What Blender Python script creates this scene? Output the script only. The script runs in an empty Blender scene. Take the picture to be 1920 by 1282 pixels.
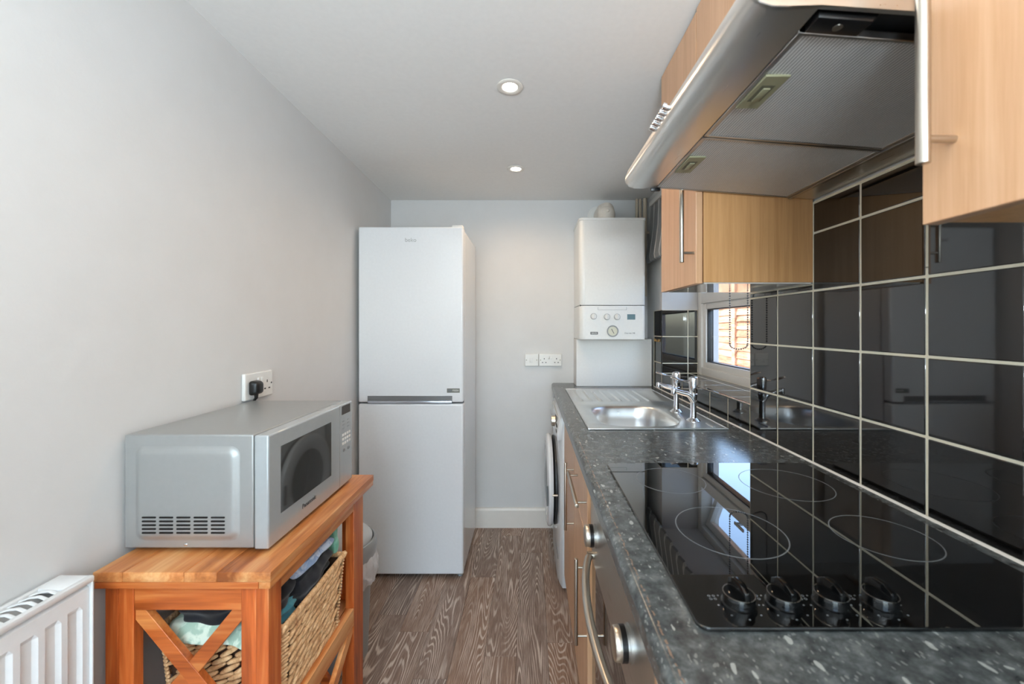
import bpy, bmesh, math, random
from mathutils import Vector, Matrix
import mathutils.noise as mnoise
random.seed(7)
C = bpy.context.scene.collection
SC = bpy.context.scene
EYE = 1.307

# ------------------------------------------------------------------ camera, world, lights, exposure
cam_d = bpy.data.cameras.new('camera'); cam = bpy.data.objects.new('camera', cam_d); C.objects.link(cam)
cam.location = (0, 0, EYE); cam.rotation_euler = (math.pi/2, 0, 0)
cam_d.sensor_width = 36; cam_d.lens = 36*750/1920
cam_d.shift_x = -33/1920; cam_d.shift_y = -29/1920
cam_d.clip_start = 0.01
cam_d.dof.use_dof = True; cam_d.dof.focus_distance = 1.9; cam_d.dof.aperture_fstop = 5.0
SC.camera = cam

w = bpy.data.worlds.new('sky'); SC.world = w; w.use_nodes = True
nt = w.node_tree; nt.nodes.clear()
wo = nt.nodes.new('ShaderNodeOutputWorld'); bg = nt.nodes.new('ShaderNodeBackground'); sk = nt.nodes.new('ShaderNodeTexSky')
sk.sky_type = 'NISHITA'; sk.sun_disc = False; sk.sun_elevation = math.radians(48); sk.sun_rotation = math.radians(-90)
sk.air_density = 1.0; sk.dust_density = 2.0
nt.links.new(sk.outputs[0], bg.inputs[0]); nt.links.new(bg.outputs[0], wo.inputs[0]); bg.inputs[1].default_value = 1.15

def light(name, kind, loc, rot, energy, color, **kw):
    d = bpy.data.lights.new(name, kind); d.energy = energy; d.color = color
    for k, v in kw.items(): setattr(d, k, v)
    o = bpy.data.objects.new(name, d); o.location = loc; o.rotation_euler = rot; C.objects.link(o); return o
light('sun', 'SUN', (-3, 0, 6), (0, math.radians(-42), math.radians(-12)), 1.6, (1, .95, .88), angle=math.radians(1.5))
# unseen upward fill, added to brighten the ceiling
light('ceiling_fill', 'AREA', (.05, -.95, 1.45), (math.radians(165), 0, 0), 49, (.78, .90, 1.0), shape='DISK', size=.40)
light('door_daylight', 'AREA', (-.1, -1.95, 1.15), (math.radians(90), 0, 0), 20, (.72, .88, 1.0), shape='RECTANGLE', size=1.3, size_y=1.9)  # daylight through the glazed door behind the camera
DOWNLIGHT_W = 2.0
DOWNLIGHT_C = (1.0, .70, .44)

SC.view_settings.view_transform = 'Standard'; SC.view_settings.look = 'None'
SC.view_settings.gamma = 1; SC.view_settings.use_curve_mapping = False
SC.view_settings.exposure = 0.30

# ------------------------------------------------------------------ materials
def srgb(r, g, b):
    f = lambda c: ((c/255)/12.92 if c/255 <= .04045 else (((c/255)+.055)/1.055)**2.4)
    return (f(r), f(g), f(b), 1)
class NT:
    def __init__(s, name):
        s.m = bpy.data.materials.new(name); s.m.use_nodes = True; s.t = s.m.node_tree
        s.b = s.t.nodes['Principled BSDF']
    def n(s, typ, **kw):
        o = s.t.nodes.new(typ)
        for k, v in kw.items(): setattr(o, k, v)
        return o
    def l(s, a, b): s.t.links.new(a, b)
    def math(s, op, a, b=None, c=None):
        o = s.n('ShaderNodeMath', operation=op)
        for i, v in enumerate((a, b, c)):
            if v is None: continue
            if isinstance(v, (int, float)): o.inputs[i].default_value = v
            else: s.l(v, o.inputs[i])
        return o.outputs[0]
    def coords(s, scale=(1, 1, 1), rand=False, rot=(0, 0, 0)):
        tc = s.n('ShaderNodeTexCoord'); mp = s.n('ShaderNodeMapping')
        mp.inputs['Scale'].default_value = scale; mp.inputs['Rotation'].default_value = rot
        if rand:
            oi = s.n('ShaderNodeObjectInfo'); ad = s.n('ShaderNodeVectorMath', operation='ADD')
            ml = s.n('ShaderNodeVectorMath', operation='SCALE'); cx = s.n('ShaderNodeCombineXYZ')
            for k in range(3): s.l(oi.outputs['Random'], cx.inputs[k])
            s.l(cx.outputs[0], ml.inputs[0]); ml.inputs['Scale'].default_value = 37.0
            s.l(tc.outputs['Object'], ad.inputs[0]); s.l(ml.outputs[0], ad.inputs[1]); s.l(ad.outputs[0], mp.inputs[0])
        else: s.l(tc.outputs['Object'], mp.inputs[0])
        return mp.outputs[0]
    def noise(s, vec, scale, detail=3, rough=.5, dist=0):
        o = s.n('ShaderNodeTexNoise'); s.l(vec, o.inputs['Vector'])
        o.inputs['Scale'].default_value = scale; o.inputs['Detail'].default_value = detail
        o.inputs['Roughness'].default_value = rough; o.inputs['Distortion'].default_value = dist
        return o.outputs['Fac']
    def ramp(s, fac, stops):
        o = s.n('ShaderNodeValToRGB'); s.l(fac, o.inputs[0]); e = o.color_ramp.elements
        while len(e) < len(stops): e.new(.5)
        for i, (p, c) in enumerate(stops): e[i].position = p; e[i].color = c if len(c) == 4 else (*c, 1)
        return o.outputs[0]
    def mix(s, fac, a, b, blend='MIX'):
        o = s.n('ShaderNodeMix', data_type='RGBA', blend_type=blend)
        for sock, v in ((o.inputs[0], fac), (o.inputs[6], a), (o.inputs[7], b)):
            if isinstance(v, (int, float)): sock.default_value = v
            elif isinstance(v, tuple): sock.default_value = v
            else: s.l(v, sock)
        return o.outputs[2]
    def bump(s, h, strength=.2, dist=.002):
        o = s.n('ShaderNodeBump'); s.l(h, o.inputs['Height']); o.inputs['Strength'].default_value = strength
        o.inputs['Distance'].default_value = dist; s.l(o.outputs[0], s.b.inputs['Normal'])
    def set(s, **kw):
        for k, v in kw.items():
            k = {'color': 'Base Color', 'rough': 'Roughness', 'metal': 'Metallic', 'coat': 'Coat Weight', 'ior': 'IOR',
                 'spec': 'Specular IOR Level', 'trans': 'Transmission Weight', 'coat_rough': 'Coat Roughness', 'alpha': 'Alpha',
                 'emit': 'Emission Color', 'emit_s': 'Emission Strength', 'sss': 'Subsurface Weight', 'sheen': 'Sheen Weight'}[k]
            sk_ = s.b.inputs[k]
            if hasattr(v, 'is_output'): s.l(v, sk_)
            else: sk_.default_value = v
        return s.m
def plain(name, rgb, rough=.5, metal=0, bump=0, bscale=80, **kw):
    s = NT(name); v = s.coords()
    n = s.noise(v, bscale, 4)
    c = srgb(*rgb); dk = (c[0]*.93, c[1]*.93, c[2]*.93, 1)
    s.set(color=s.mix(n, dk, c), rough=rough, metal=metal, **kw)
    if bump: s.bump(n, bump, .002)
    return s.m
def wood(name, light_, mid, dark, grain=(1, 1, .05), scale=40, rough=.4, rand=True, tone=.12, coat=0):
    s = NT(name); v = s.coords(grain, rand)
    n1 = s.noise(v, scale, 5, .6, .4); n2 = s.noise(v, scale*6, 2, .6)
    f = s.math('ADD', s.math('MULTIPLY', n1, .75), s.math('MULTIPLY', n2, .25))
    col = s.ramp(f, [(.34, srgb(*dark)), (.5, srgb(*mid)), (.66, srgb(*light_))])
    if tone:
        oi = s.n('ShaderNodeObjectInfo'); hv = s.n('ShaderNodeHueSaturation')
        s.l(col, hv.inputs['Color']); s.l(s.math('ADD', s.math('MULTIPLY', oi.outputs['Random'], tone*2), 1-tone), hv.inputs['Value'])
        col = hv.outputs[0]
    s.set(color=col, rough=rough, coat=coat, coat_rough=.15); s.bump(f, .12, .0008)
    return s.m

M = {}
s = NT('wall_paint'); v = s.coords(); n = s.noise(v, 9, 6, .6); n2 = s.noise(v, 160, 3)
s.set(color=s.mix(n, srgb(214, 214, 212), srgb(221, 221, 220)), rough=.62)
s.bump(s.math('ADD', s.math('MULTIPLY', n, 1.6), s.math('MULTIPLY', n2, .12)), .16, .006); M['wall'] = s.m
M['ceiling'] = plain('ceiling_paint', (241, 240, 237), .85, bump=.05, bscale=60)
M['gloss_white_paint'] = plain('gloss_white_paint', (236, 231, 222), .35, bump=.05, bscale=20)
M['box_white'] = plain('boxing_paint', (232, 231, 227), .5)
# limed oak vinyl floor
s = NT('limed_oak_plank'); v = s.coords((7.0, .72, 1), True)
n = s.noise(v, 1.15, 1.5, .45, .25); fine = s.noise(s.coords((90, 5, 1), True), 3, 4, .6)
lines = s.math('SINE', s.math('MULTIPLY', n, 300.0))
wob = s.noise(s.coords((8, 2, 1), True), 2.2, 2)
ln = s.ramp(s.math('ADD', lines, s.math('MULTIPLY', s.math('SUBTRACT', fine, .5), 2.2)), [(.15, (0, 0, 0)), (.95, (1, 1, 1))])
mask = s.ramp(wob, [(.38, (.12,)*3), (.60, (1.0,)*3)])
base = s.ramp(fine, [(.25, srgb(104, 80, 66)), (.5, srgb(138, 113, 97)), (.78, srgb(168, 145, 128))])
oi = s.n('ShaderNodeObjectInfo'); tone = s.n('ShaderNodeHueSaturation'); s.l(base, tone.inputs['Color'])
s.l(s.math('ADD', s.math('MULTIPLY', oi.outputs['Random'], .36), .80), tone.inputs['Value'])
s.l(s.math('ADD', s.math('MULTIPLY', oi.outputs['Random'], .4), .75), tone.inputs['Saturation'])
fac = s.math('MULTIPLY', ln, mask)
s.set(color=s.mix(fac, tone.outputs[0], srgb(206, 190, 176)), rough=.42); s.bump(fac, .12, .0006); M['floor'] = s.m
M['joint'] = plain('floor_joint', (52, 40, 34), .8)
# beech effect kitchen doors
M['beech'] = wood('beech_laminate', (224, 178, 139), (216, 168, 128), (206, 157, 115), (1, 1, .035), 55, .32, True, .02)
M['beech_dark'] = wood('beech_carcass', (216, 164, 112), (206, 154, 101), (194, 141, 88), (1, 1, .03), 70, .36, True, .02)
M['teak'] = wood('oiled_teak', (240, 184, 124), (212, 134, 74), (158, 86, 40), (1, .09, 1), 15, .34, True, .22, .1)
M['teak_v'] = wood('oiled_teak_upright', (230, 150, 84), (198, 98, 42), (140, 62, 22), (1, 1, .07), 17, .34, True, .2, .1)
M['teak_x'] = wood('oiled_teak_cross', (228, 150, 84), (200, 104, 46), (146, 66, 24), (.07, 1, 1), 17, .34, True, .2, .1)
# speckled worktop
s = NT('speckled_worktop'); v = s.coords()
mott = s.noise(v, 45, 5, .65); wv = s.n('ShaderNodeTexNoise'); s.l(v, wv.inputs['Vector']); wv.inputs['Scale'].default_value = 30
ad = s.n('ShaderNodeVectorMath', operation='MULTIPLY_ADD'); s.l(wv.outputs['Color'], ad.inputs[0]); ad.inputs[1].default_value = (.02,)*3; s.l(v, ad.inputs[2])
def fleck(sc, th, str_=(1, 1, 1)):
    mp = s.n('ShaderNodeMapping'); mp.inputs['Scale'].default_value = str_; mp.inputs['Rotation'].default_value = (0, 0, .5); s.l(ad.outputs[0], mp.inputs[0])
    vo = s.n('ShaderNodeTexVoronoi'); s.l(mp.outputs[0], vo.inputs['Vector']); vo.inputs['Scale'].default_value = sc
    cut = s.math('LESS_THAN', vo.outputs['Distance'], th)
    sep = s.n('ShaderNodeSeparateColor'); s.l(vo.outputs['Color'], sep.inputs[0])
    return s.math('MULTIPLY', cut, s.math('GREATER_THAN', sep.outputs[0], .55))
col = s.ramp(mott, [(.3, srgb(48, 51, 52)), (.5, srgb(76, 80, 80)), (.72, srgb(112, 116, 115))])
f2 = fleck(190, .28, (1, .5, 1)); col = s.mix(s.math('MULTIPLY', f2, .45), col, srgb(150, 152, 148))
f1 = fleck(58, .20, (1, .38, 1)); col = s.mix(s.math('MULTIPLY', f1, .6), col, srgb(188, 190, 184))
sx = s.n('ShaderNodeSeparateXYZ'); s.l(v, sx.inputs[0])
wn = s.noise(v, 55, 4, .7); xw = s.math('ABSOLUTE', s.math('SUBTRACT', s.math('ADD', sx.outputs[0], s.math('MULTIPLY', s.math('SUBTRACT', wn, .5), .009)), .0155))
wear = s.math('MULTIPLY', s.math('LESS_THAN', xw, .0013), s.math('GREATER_THAN', s.noise(v, 70, 5, .8), .50))
wear = s.math('MULTIPLY', wear, s.math('LESS_THAN', sx.outputs[1], 1.35))
col = s.mix(s.math('MULTIPLY', wear, .6), col, srgb(156, 124, 100))
s.set(color=col, rough=s.math('ADD', s.math('MULTIPLY', mott, .1), .15)); s.bump(mott, .05, .0005); M['worktop'] = s.m
# tiles, grout
s = NT('black_gloss_tile'); v = s.coords((1, 1, 1), True); n = s.noise(v, 9, 2); s.set(color=srgb(13, 13, 13), rough=.035, spec=1.0)
s.bump(n, .02, .004); M['tile'] = s.m
M['grout'] = plain('cream_grout', (226, 218, 196), .85, bump=.2, bscale=200)
M['steel'] = None
def brushed(name, rgb, rough, scale, axis=(1, 1, 60), bump=.04):
    s = NT(name); v = s.coords(axis); n = s.noise(v, scale, 3); big = s.noise(s.coords(), 7, 4)
    s.set(color=s.mix(big, tuple(c*.86 for c in srgb(*rgb)[:3])+(1,), srgb(*rgb)), metal=1.0, rough=s.math('ADD', s.math('MULTIPLY', n, .12), rough-.06))
    s.bump(n, bump, .0005); return s.m
M['steel'] = brushed('brushed_steel', (196, 194, 190), .30, 8, (60, 1, 60))
M['sink_steel'] = brushed('sink_steel', (232, 232, 230), .30, 30, (1, 1, 1), .02)
M['hood_steel'] = brushed('hood_steel', (232, 231, 228), .30, 6, (30, 1, 30), .0)
M['handle_steel'] = plain('satin_nickel', (196, 188, 176), .28, 1.0)
M['chrome'] = plain('chrome', (226, 226, 228), .05, 1.0)
M['white_gloss'] = plain('white_appliance', (232, 235, 237), .16, coat=.3)
M['white_plastic'] = plain('white_plastic', (234, 234, 230), .32)
M['radiator'] = plain('radiator_enamel', (236, 238, 238), .28)
M['boiler_white'] = plain('boiler_enamel', (238, 239, 236), .30)
M['silver'] = plain('silver_paint', (176, 178, 177), .36, .55)
M['silver_front'] = plain('silver_plastic', (186, 192, 194), .16, .35, coat=.4)
M['grey_dark'] = plain('dark_grey_plastic', (44, 46, 48), .4)
M['black'] = plain('black_plastic', (14, 14, 15), .3)
M['black_gloss'] = plain('black_glass', (9, 10, 11), .035)
M['hob_glass'] = plain('hob_glass', (8, 9, 10), .02, spec=1.0, coat=.6, coat_rough=.0)
M['ring'] = plain('hob_print', (116, 120, 122), .3)
M['print'] = plain('grey_print', (120, 124, 126), .5)
M['print_dark'] = plain('dark_print', (52, 56, 60), .5)
M['display'] = plain('dark_display', (58, 50, 44), .15)
M['lcd'] = plain('boiler_display', (112, 140, 148), .2)
M['khaki'] = plain('khaki_plastic', (150, 148, 118), .45)
M['pipe'] = plain('cream_pipe', (212, 198, 176), .45)
M['flue'] = plain('flue_plastic', (232, 224, 212), .4)
M['brass'] = plain('brass', (190, 150, 90), .3, 1.0)
M['bin'] = plain('grey_plastic_bin', (156, 162, 164), .35)
M['wicker'] = wood('water_hyacinth', (244, 208, 160), (226, 180, 130), (178, 128, 84), (1, 1, 1), 60, .6, True, 0)
M['wicker_shade'] = plain('basket_shadow_lining', (70, 44, 26), .9)
s = NT('oven_glass'); s.set(color=(.012, .011, .010, 1), rough=.03, spec=.8); M['oven_glass'] = s.m
s = NT('window_glass'); s.t.nodes.remove(s.b)
gl = s.n('ShaderNodeBsdfGlossy'); gl.inputs['Roughness'].default_value = .0
tr = s.n('ShaderNodeBsdfTransparent'); tr.inputs[0].default_value = (.97, .985, .98, 1); mx = s.n('ShaderNodeMixShader')
fr = s.n('ShaderNodeFresnel'); fr.inputs[0].default_value = 1.45
ge = s.n('ShaderNodeNewGeometry'); s.l(s.math('MULTIPLY', fr.outputs[0], s.math('SUBTRACT', 1.0, ge.outputs['Backfacing'])), mx.inputs[0]); s.l(tr.outputs[0], mx.inputs[1]); s.l(gl.outputs[0], mx.inputs[2]); s.l(mx.outputs[0], s.t.nodes['Material Output'].inputs[0]); M['glass'] = s.m
s = NT('smoked_door_glass'); v = s.coords(); s.set(color=(.045, .048, .047, 1), rough=.04, spec=.9); M['mw_glass'] = s.m
s = NT('bin_liner'); v = s.coords(); n = s.noise(v, 60, 3); s.set(color=(.82, .84, .86, 1), rough=.25, trans=.25, ior=1.3); s.bump(n, .5, .004); M['liner'] = s.m
# mesh grease filter
s = NT('filter_mesh'); v = s.coords(); sx = s.n('ShaderNodeSeparateXYZ'); s.l(v, sx.inputs[0])
a = s.math('SINE', s.math('MULTIPLY', sx.outputs[0], 2*math.pi/.0046)); b = s.math('SINE', s.math('MULTIPLY', sx.outputs[1], 2*math.pi/.0030))
h = s.math('ADD', a, s.math('MULTIPLY', b, .55)); hn = s.math('ADD', s.math('MULTIPLY', h, .32), .5)
blot = s.noise(v, 9, 3)
s.set(color=s.mix(hn, srgb(128, 128, 126), s.mix(blot, srgb(236, 236, 234), srgb(250, 250, 248))), metal=.25, rough=.45); s.bump(hn, .35, .0012); M['filter'] = s.m
def fabric(name, a_, b_, scale, sharp=.08):
    s = NT(name); v = s.coords(); n = s.noise(v, scale, 3, .6, .8); f = s.noise(v, 700, 2)
    s.set(color=s.ramp(n, [(.5-sharp, srgb(*a_)), (.5+sharp, srgb(*b_))]), rough=.9, sheen=.2); s.bump(f, .3, .001); return s.m
M['cloth_green'] = fabric('pale_green_print', (216, 230, 212), (168, 196, 176), 30, .05)
M['cloth_black'] = fabric('black_cotton', (14, 16, 22), (22, 24, 32), 30)
M['cloth_navy'] = fabric('navy_cotton', (24, 32, 52), (34, 42, 66), 30)
M['cloth_blue'] = fabric('pale_blue_print', (212, 224, 240), (156, 180, 214), 45, .05)
M['cloth_teal'] = fabric('teal_cotton', (56, 124, 142), (80, 150, 160), 20)
M['cloth_mint'] = fabric('mint_towel', (150, 200, 178), (112, 172, 146), 24, .1)
s = NT('striped_blind'); v = s.coords(); sx = s.n('ShaderNodeSeparateXYZ'); s.l(v, sx.inputs[0])
st = s.math('GREATER_THAN', s.math('SINE', s.math('MULTIPLY', sx.outputs[1], 2*math.pi/.088)), 0)
s.set(color=s.mix(st, srgb(180, 182, 182), srgb(246, 246, 243)), rough=.85); s.bump(s.noise(v, 400, 2), .2, .001); M['blind'] = s.m
M['fence'] = wood('weathered_fence', (206, 176, 152), (176, 132, 102), (126, 84, 58), (1, .12, 1), 14, .8, True, .12)
M['ground'] = plain('garden_slabs', (168, 164, 156), .9, bump=.4, bscale=20)
M['roof_slate'] = plain('grey_roof', (120, 124, 130), .8, bump=.3, bscale=12)
M['bead'] = plain('steel_beads', (120, 124, 128), .3, .8)
s = NT('lamp_lens'); s.set(color=(1, 1, 1, 1), emit=(1.0, .90, .78, 1), emit_s=14.0); M['lamp'] = s.m

# ------------------------------------------------------------------ mesh helpers
class MB:
    def __init__(s): s.b = bmesh.new()
    def _tag(s): return set(s.b.verts)
    def box(s, x0, x1, y0, y1, z0, z1, bev=0, seg=2):
        b = bmesh.new(); bmesh.ops.create_cube(b, size=1)
        for v in b.verts: v.co = Vector(((x0+x1)/2+v.co.x*(x1-x0), (y0+y1)/2+v.co.y*(y1-y0), (z0+z1)/2+v.co.z*(z1-z0)))
        if bev: bmesh.ops.bevel(b, geom=b.edges[:], offset=bev, segments=seg, profile=.5, affect='EDGES')
        s.join(b); return s
    def join(s, b, mat=None):
        if mat is not None: bmesh.ops.transform(b, matrix=mat, verts=b.verts)
        m = bpy.data.meshes.new('t'); b.to_mesh(m); b.free(); s.b.from_mesh(m); bpy.data.meshes.remove(m)
    def cyl(s, p0, p1, r0, r1=None, seg=24, bev=0):
        p0, p1 = Vector(p0), Vector(p1); r1 = r0 if r1 is None else r1; d = p1-p0
        b = bmesh.new(); bmesh.ops.create_cone(b, cap_ends=True, segments=seg, radius1=r0, radius2=r1, depth=d.length)
        if bev:
            es = [e for e in b.edges if any(len(f.verts) > 4 for f in e.link_faces)]
            bmesh.ops.bevel(b, geom=es, offset=bev, segments=2, profile=.5, affect='EDGES')
        q = d.to_track_quat('Z', 'Y').to_matrix().to_4x4()
        s.join(b, Matrix.Translation((p0+p1)/2) @ q); return s
    def sphere(s, c, r, seg=16, sc=(1, 1, 1), rot=None):
        b = bmesh.new(); bmesh.ops.create_uvsphere(b, u_segments=seg, v_segments=max(6, seg//2), radius=r)
        m = Matrix.Translation(c) @ (rot.to_4x4() if rot else Matrix.Identity(4)) @ Matrix.Diagonal((*sc, 1))
        s.join(b, m); return s
    def prism(s, pts, axis, a, b_, bev=0, seg=2):
        """polygon pts (2-D, the two other axes in order) extruded along axis from a to b_"""
        b = bmesh.new()
        def P(u, v, t): return {'x': (t, u, v), 'y': (u, t, v), 'z': (u, v, t)}[axis]
        A = [b.verts.new(P(u, v, a)) for u, v in pts]; B = [b.verts.new(P(u, v, b_)) for u, v in pts]
        b.faces.new(A); b.faces.new(B[::-1])
        n = len(pts)
        for i in range(n): b.faces.new((A[i], B[i], B[(i+1) % n], A[(i+1) % n]))
        bmesh.ops.recalc_face_normals(b, faces=b.faces)
        if bev: bmesh.ops.bevel(b, geom=b.edges[:], offset=bev, segments=seg, profile=.5, affect='EDGES')
        s.join(b); return s
    def tube(s, pts, r, seg=12, caps=True, flat=(1, 1)):
        pts = [Vector(p) for p in pts]; b = bmesh.new(); rings = []
        rr = r if isinstance(r, (list, tuple)) else [r]*len(pts)
        up = None
        for i, p in enumerate(pts):
            d = (pts[min(i+1, len(pts)-1)]-pts[max(i-1, 0)]).normalized()
            if up is None: up = Vector((0, 0, 1)) if abs(d.z) < .9 else Vector((0, 1, 0))
            a = d.cross(up).normalized(); c = a.cross(d).normalized(); up = c
            rings.append([b.verts.new(p+(a*math.cos(t)*flat[0]+c*math.sin(t)*flat[1])*rr[i]) for t in [2*math.pi*k/seg for k in range(seg)]])
        for i in range(len(rings)-1):
            for k in range(seg): b.faces.new((rings[i][k], rings[i][(k+1) % seg], rings[i+1][(k+1) % seg], rings[i+1][k]))
        if caps: b.faces.new(rings[0][::-1]); b.faces.new(rings[-1])
        bmesh.ops.recalc_face_normals(b, faces=b.faces); s.join(b); return s
    def lathe(s, prof, c, axis='z', seg=40, caps=True):
        b = bmesh.new(); rings = []
        for r, h in prof:
            ring = []
            for k in range(seg):
                t = 2*math.pi*k/seg; u, v = r*math.cos(t), r*math.sin(t)
                p = {'z': (u, v, h), 'x': (h, u, v), 'y': (u, h, v)}[axis]
                ring.append(b.verts.new(Vector(c)+Vector(p)))
            rings.append(ring)
        for i in range(len(rings)-1):
            for k in range(seg): b.faces.new((rings[i][k], rings[i][(k+1) % seg], rings[i+1][(k+1) % seg], rings[i+1][k]))
        closed = prof[0] == prof[-1]
        if caps and not closed and prof[0][0] > 1e-6: b.faces.new(rings[0][::-1])
        if caps and not closed and prof[-1][0] > 1e-6: b.faces.new(rings[-1])
        bmesh.ops.remove_doubles(b, verts=b.verts, dist=1e-6)
        bmesh.ops.recalc_face_normals(b, faces=b.faces); s.join(b); return s
    def build(s, name, mat, parent=None, smooth=True, origin=None):
        if parent is not None: org = Vector(parent.get('_o', (0, 0, 0)))
        else: org = Vector(origin) if origin is not None else Vector((0, 0, 0))
        bmesh.ops.transform(s.b, matrix=Matrix.Translation(-org), verts=s.b.verts)
        me = bpy.data.meshes.new(name); s.b.to_mesh(me); s.b.free()
        me.materials.append(M[mat] if isinstance(mat, str) else mat)
        if smooth:
            me.polygons.foreach_set('use_smooth', [True]*len(me.polygons))
            me.set_sharp_from_angle(angle=math.radians(38))
            if len(me.polygons) > 6:
                ar = [p.area for p in me.polygons]; mxa = max(ar); big = [i for i, a_ in enumerate(ar) if a_ > .04*mxa]
                if len(big) <= 6:
                    for i in big: me.polygons[i].use_smooth = False
        o = bpy.data.objects.new(name, me); C.objects.link(o)
        if parent is not None: o.parent = parent
        else: o.location = org
        o['_o'] = tuple(org)
        return o
def box(*a, **k): return MB().box(*a, **k)
def thing(name, label, cat, loc, group=None):
    o = bpy.data.objects.new(name, None); o.empty_display_size = .05; C.objects.link(o); o.location = loc; o['_o'] = tuple(loc)
    return tag(o, label, cat, group)
def tag(o, label, cat, group=None):
    o['label'] = label; o['category'] = cat
    if group: o['group'] = group
    return o
def struct(o): o['kind'] = 'structure'; return o
def stuff(o): o['kind'] = 'stuff'; return o
def clone(o, dv, label=None, parent=None):
    c = o.copy(); C.objects.link(c)
    if parent is None: c.location = Vector(o.location)+Vector(dv)
    else: c.parent = parent
    if label: c['label'] = label
    for ch in [x for x in o.children]: clone(ch, None, None, c)
    return c
def text(txt, size, mat, parent, p, face, name='lettering', ext=.0003, align='CENTER', squeeze=1.0):
    """flat lettering: face 'y-' reads towards the camera, 'x+' reads from +x, 'z+' lies flat"""
    cu = bpy.data.curves.new('lettering', 'FONT'); cu.body = txt; cu.size = size; cu.extrude = ext; cu.align_x = align; cu.align_y = 'CENTER'
    o = bpy.data.objects.new('t', cu); C.objects.link(o)
    me = bpy.data.meshes.new_from_object(o.evaluated_get(bpy.context.evaluated_depsgraph_get()))
    bpy.data.objects.remove(o)
    rot = {'y-': Matrix.Rotation(math.pi/2, 4, 'X'), 'x+': Matrix.Rotation(math.pi/2, 4, 'Z') @ Matrix.Rotation(math.pi/2, 4, 'X'), 'z+': Matrix.Identity(4)}[face]
    org = Vector(parent.get('_o', (0, 0, 0)))
    me.transform(Matrix.Translation(Vector(p)-org) @ rot @ Matrix.Diagonal((squeeze, 1, 1, 1)))
    me.materials.clear(); me.materials.append(M[mat])
    r = bpy.data.objects.new(name, me); C.objects.link(r); r.parent = parent; r['_o'] = tuple(org); return r
def rrect(x0, x1, y0, y1, r, n=6):
    pts = []
    for cx, cy, a0 in ((x1-r, y1-r, 0), (x0+r, y1-r, 90), (x0+r, y0+r, 180), (x1-r, y0+r, 270)):
        for k in range(n+1):
            t = math.radians(a0+90*k/n); pts.append((cx+r*math.cos(t), cy+r*math.sin(t)))
    return pts

# ------------------------------------------------------------------ room shell
XL, YF, YN = -.906, 2.614, -1.75
XT = .7635            # tile face on the right wall
XW = .7695            # painted face of the right wall
def ceil_z(y): return EYE+.8225+(YF-y)*.0236
WT = .939             # worktop top
ROW = [WT+.0012, 1.0942, 1.2487, 1.4032, 1.5577, 1.639]
COL0, PITCH = .615, .1545
RY0, RY1 = 1.3875, 2.318      # window recess
RX = .975
SILL, HEAD = 1.036, 1.757

wl = struct(box(XL-.12, XL, YN-.12, YF+.1, -.05, 2.45).build('wall_left', 'wall', smooth=False))
wf = struct(box(XL, 1.10, YF, YF+.1, -.05, 2.35).build('wall_far', 'wall', smooth=False))
m = MB()
m.box(XW, 1.10, YN, RY0, -.05, 2.45); m.box(XW, 1.10, RY1+.007, YF, -.05, 2.45)
m.box(XW, 1.10, RY0, RY1+.007, -.05, SILL-.008); m.box(XW, 1.10, RY0, RY1+.007, HEAD, 2.45)
wr = struct(m.build('wall_right', 'wall', smooth=False))
# near wall behind the camera with a glazed door opening
m = MB(); m.box(XL, -.75, YN-.12, YN, -.05, 2.45); m.box(.55, XW, YN-.12, YN, -.05, 2.45); m.box(-.75, .55, YN-.12, YN, 2.08, 2.45)
wn_ = struct(m.build('wall_near', 'wall', smooth=False))
m = MB()
for x in (-.75, -.13, .49): m.box(x, x+.06, YN-.09, YN-.04, 0, 2.08)
for z in (0, 2.0): m.box(-.69, .49, YN-.085, YN-.045, z, z+.08)
d1 = struct(m.build('door_1', 'white_plastic', smooth=False))
box(-.69, -.13, YN-.07, YN-.066, .08, 2.0).build('pane', 'glass', d1); box(-.07, .49, YN-.07, YN-.066, .08, 2.0).build('pane', 'glass', d1)
# ceiling: follows the slight fall of the roof, with the four lamp holes left plain
m = MB(); m.prism([(YN-.12, ceil_z(YN)), (YF+.1, ceil_z(YF)), (YF+.1, 2.6), (YN-.12, 2.6)], 'x', XL-.12, 1.15)
struct(m.build('ceiling', 'ceiling', smooth=False))
m = MB(); m.box(XL-.1, 1.1, YN-.12, YF+.1, -.2, -.0045)
fl = struct(m.build('floor', 'joint', smooth=False))
# floor planks, every one a piece
PW = .1265; edges = [-.559+PW*k for k in range(-3, 12)]
stagger = {-.559: 1.714, -.4325: 1.484, -.306: 2.086, -.1795: 1.586, -.053: 2.313, .0735: 1.654, -.6855: 1.815, -.812: 2.2, -.9385: 1.6, .2: 2.0}
pm = None
for k, x0 in enumerate(edges):
    if x0 > .76: break
    xa, xb = max(x0, XL), min(x0+PW, XW)
    if xb-xa < .01: continue
    j = min(stagger.items(), key=lambda t: abs(t[0]-x0))[1] if x0 < .25 else 1.6+.37*(k % 3)
    y = j+.914*2
    while y > YN:
        ya, yb = max(y-.914, YN), min(y, YF)
        if yb-ya > .01:
            full = abs(xb-xa-PW) < 1e-4 and abs(yb-ya-.914) < 1e-4
            if full and pm:
                o = bpy.data.objects.new('plank', pm); C.objects.link(o); o.parent = fl; o.location = (xa, ya, 0)
            else:
                o = box(.0004, xb-xa-.0004, .0004, yb-ya-.0004, -.0045, 0, bev=.0006, seg=1).build('plank', 'floor', smooth=False)
                o.parent = fl; o.location = (xa, ya, 0)
                if full: pm = o.data
        y -= .914
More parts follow.
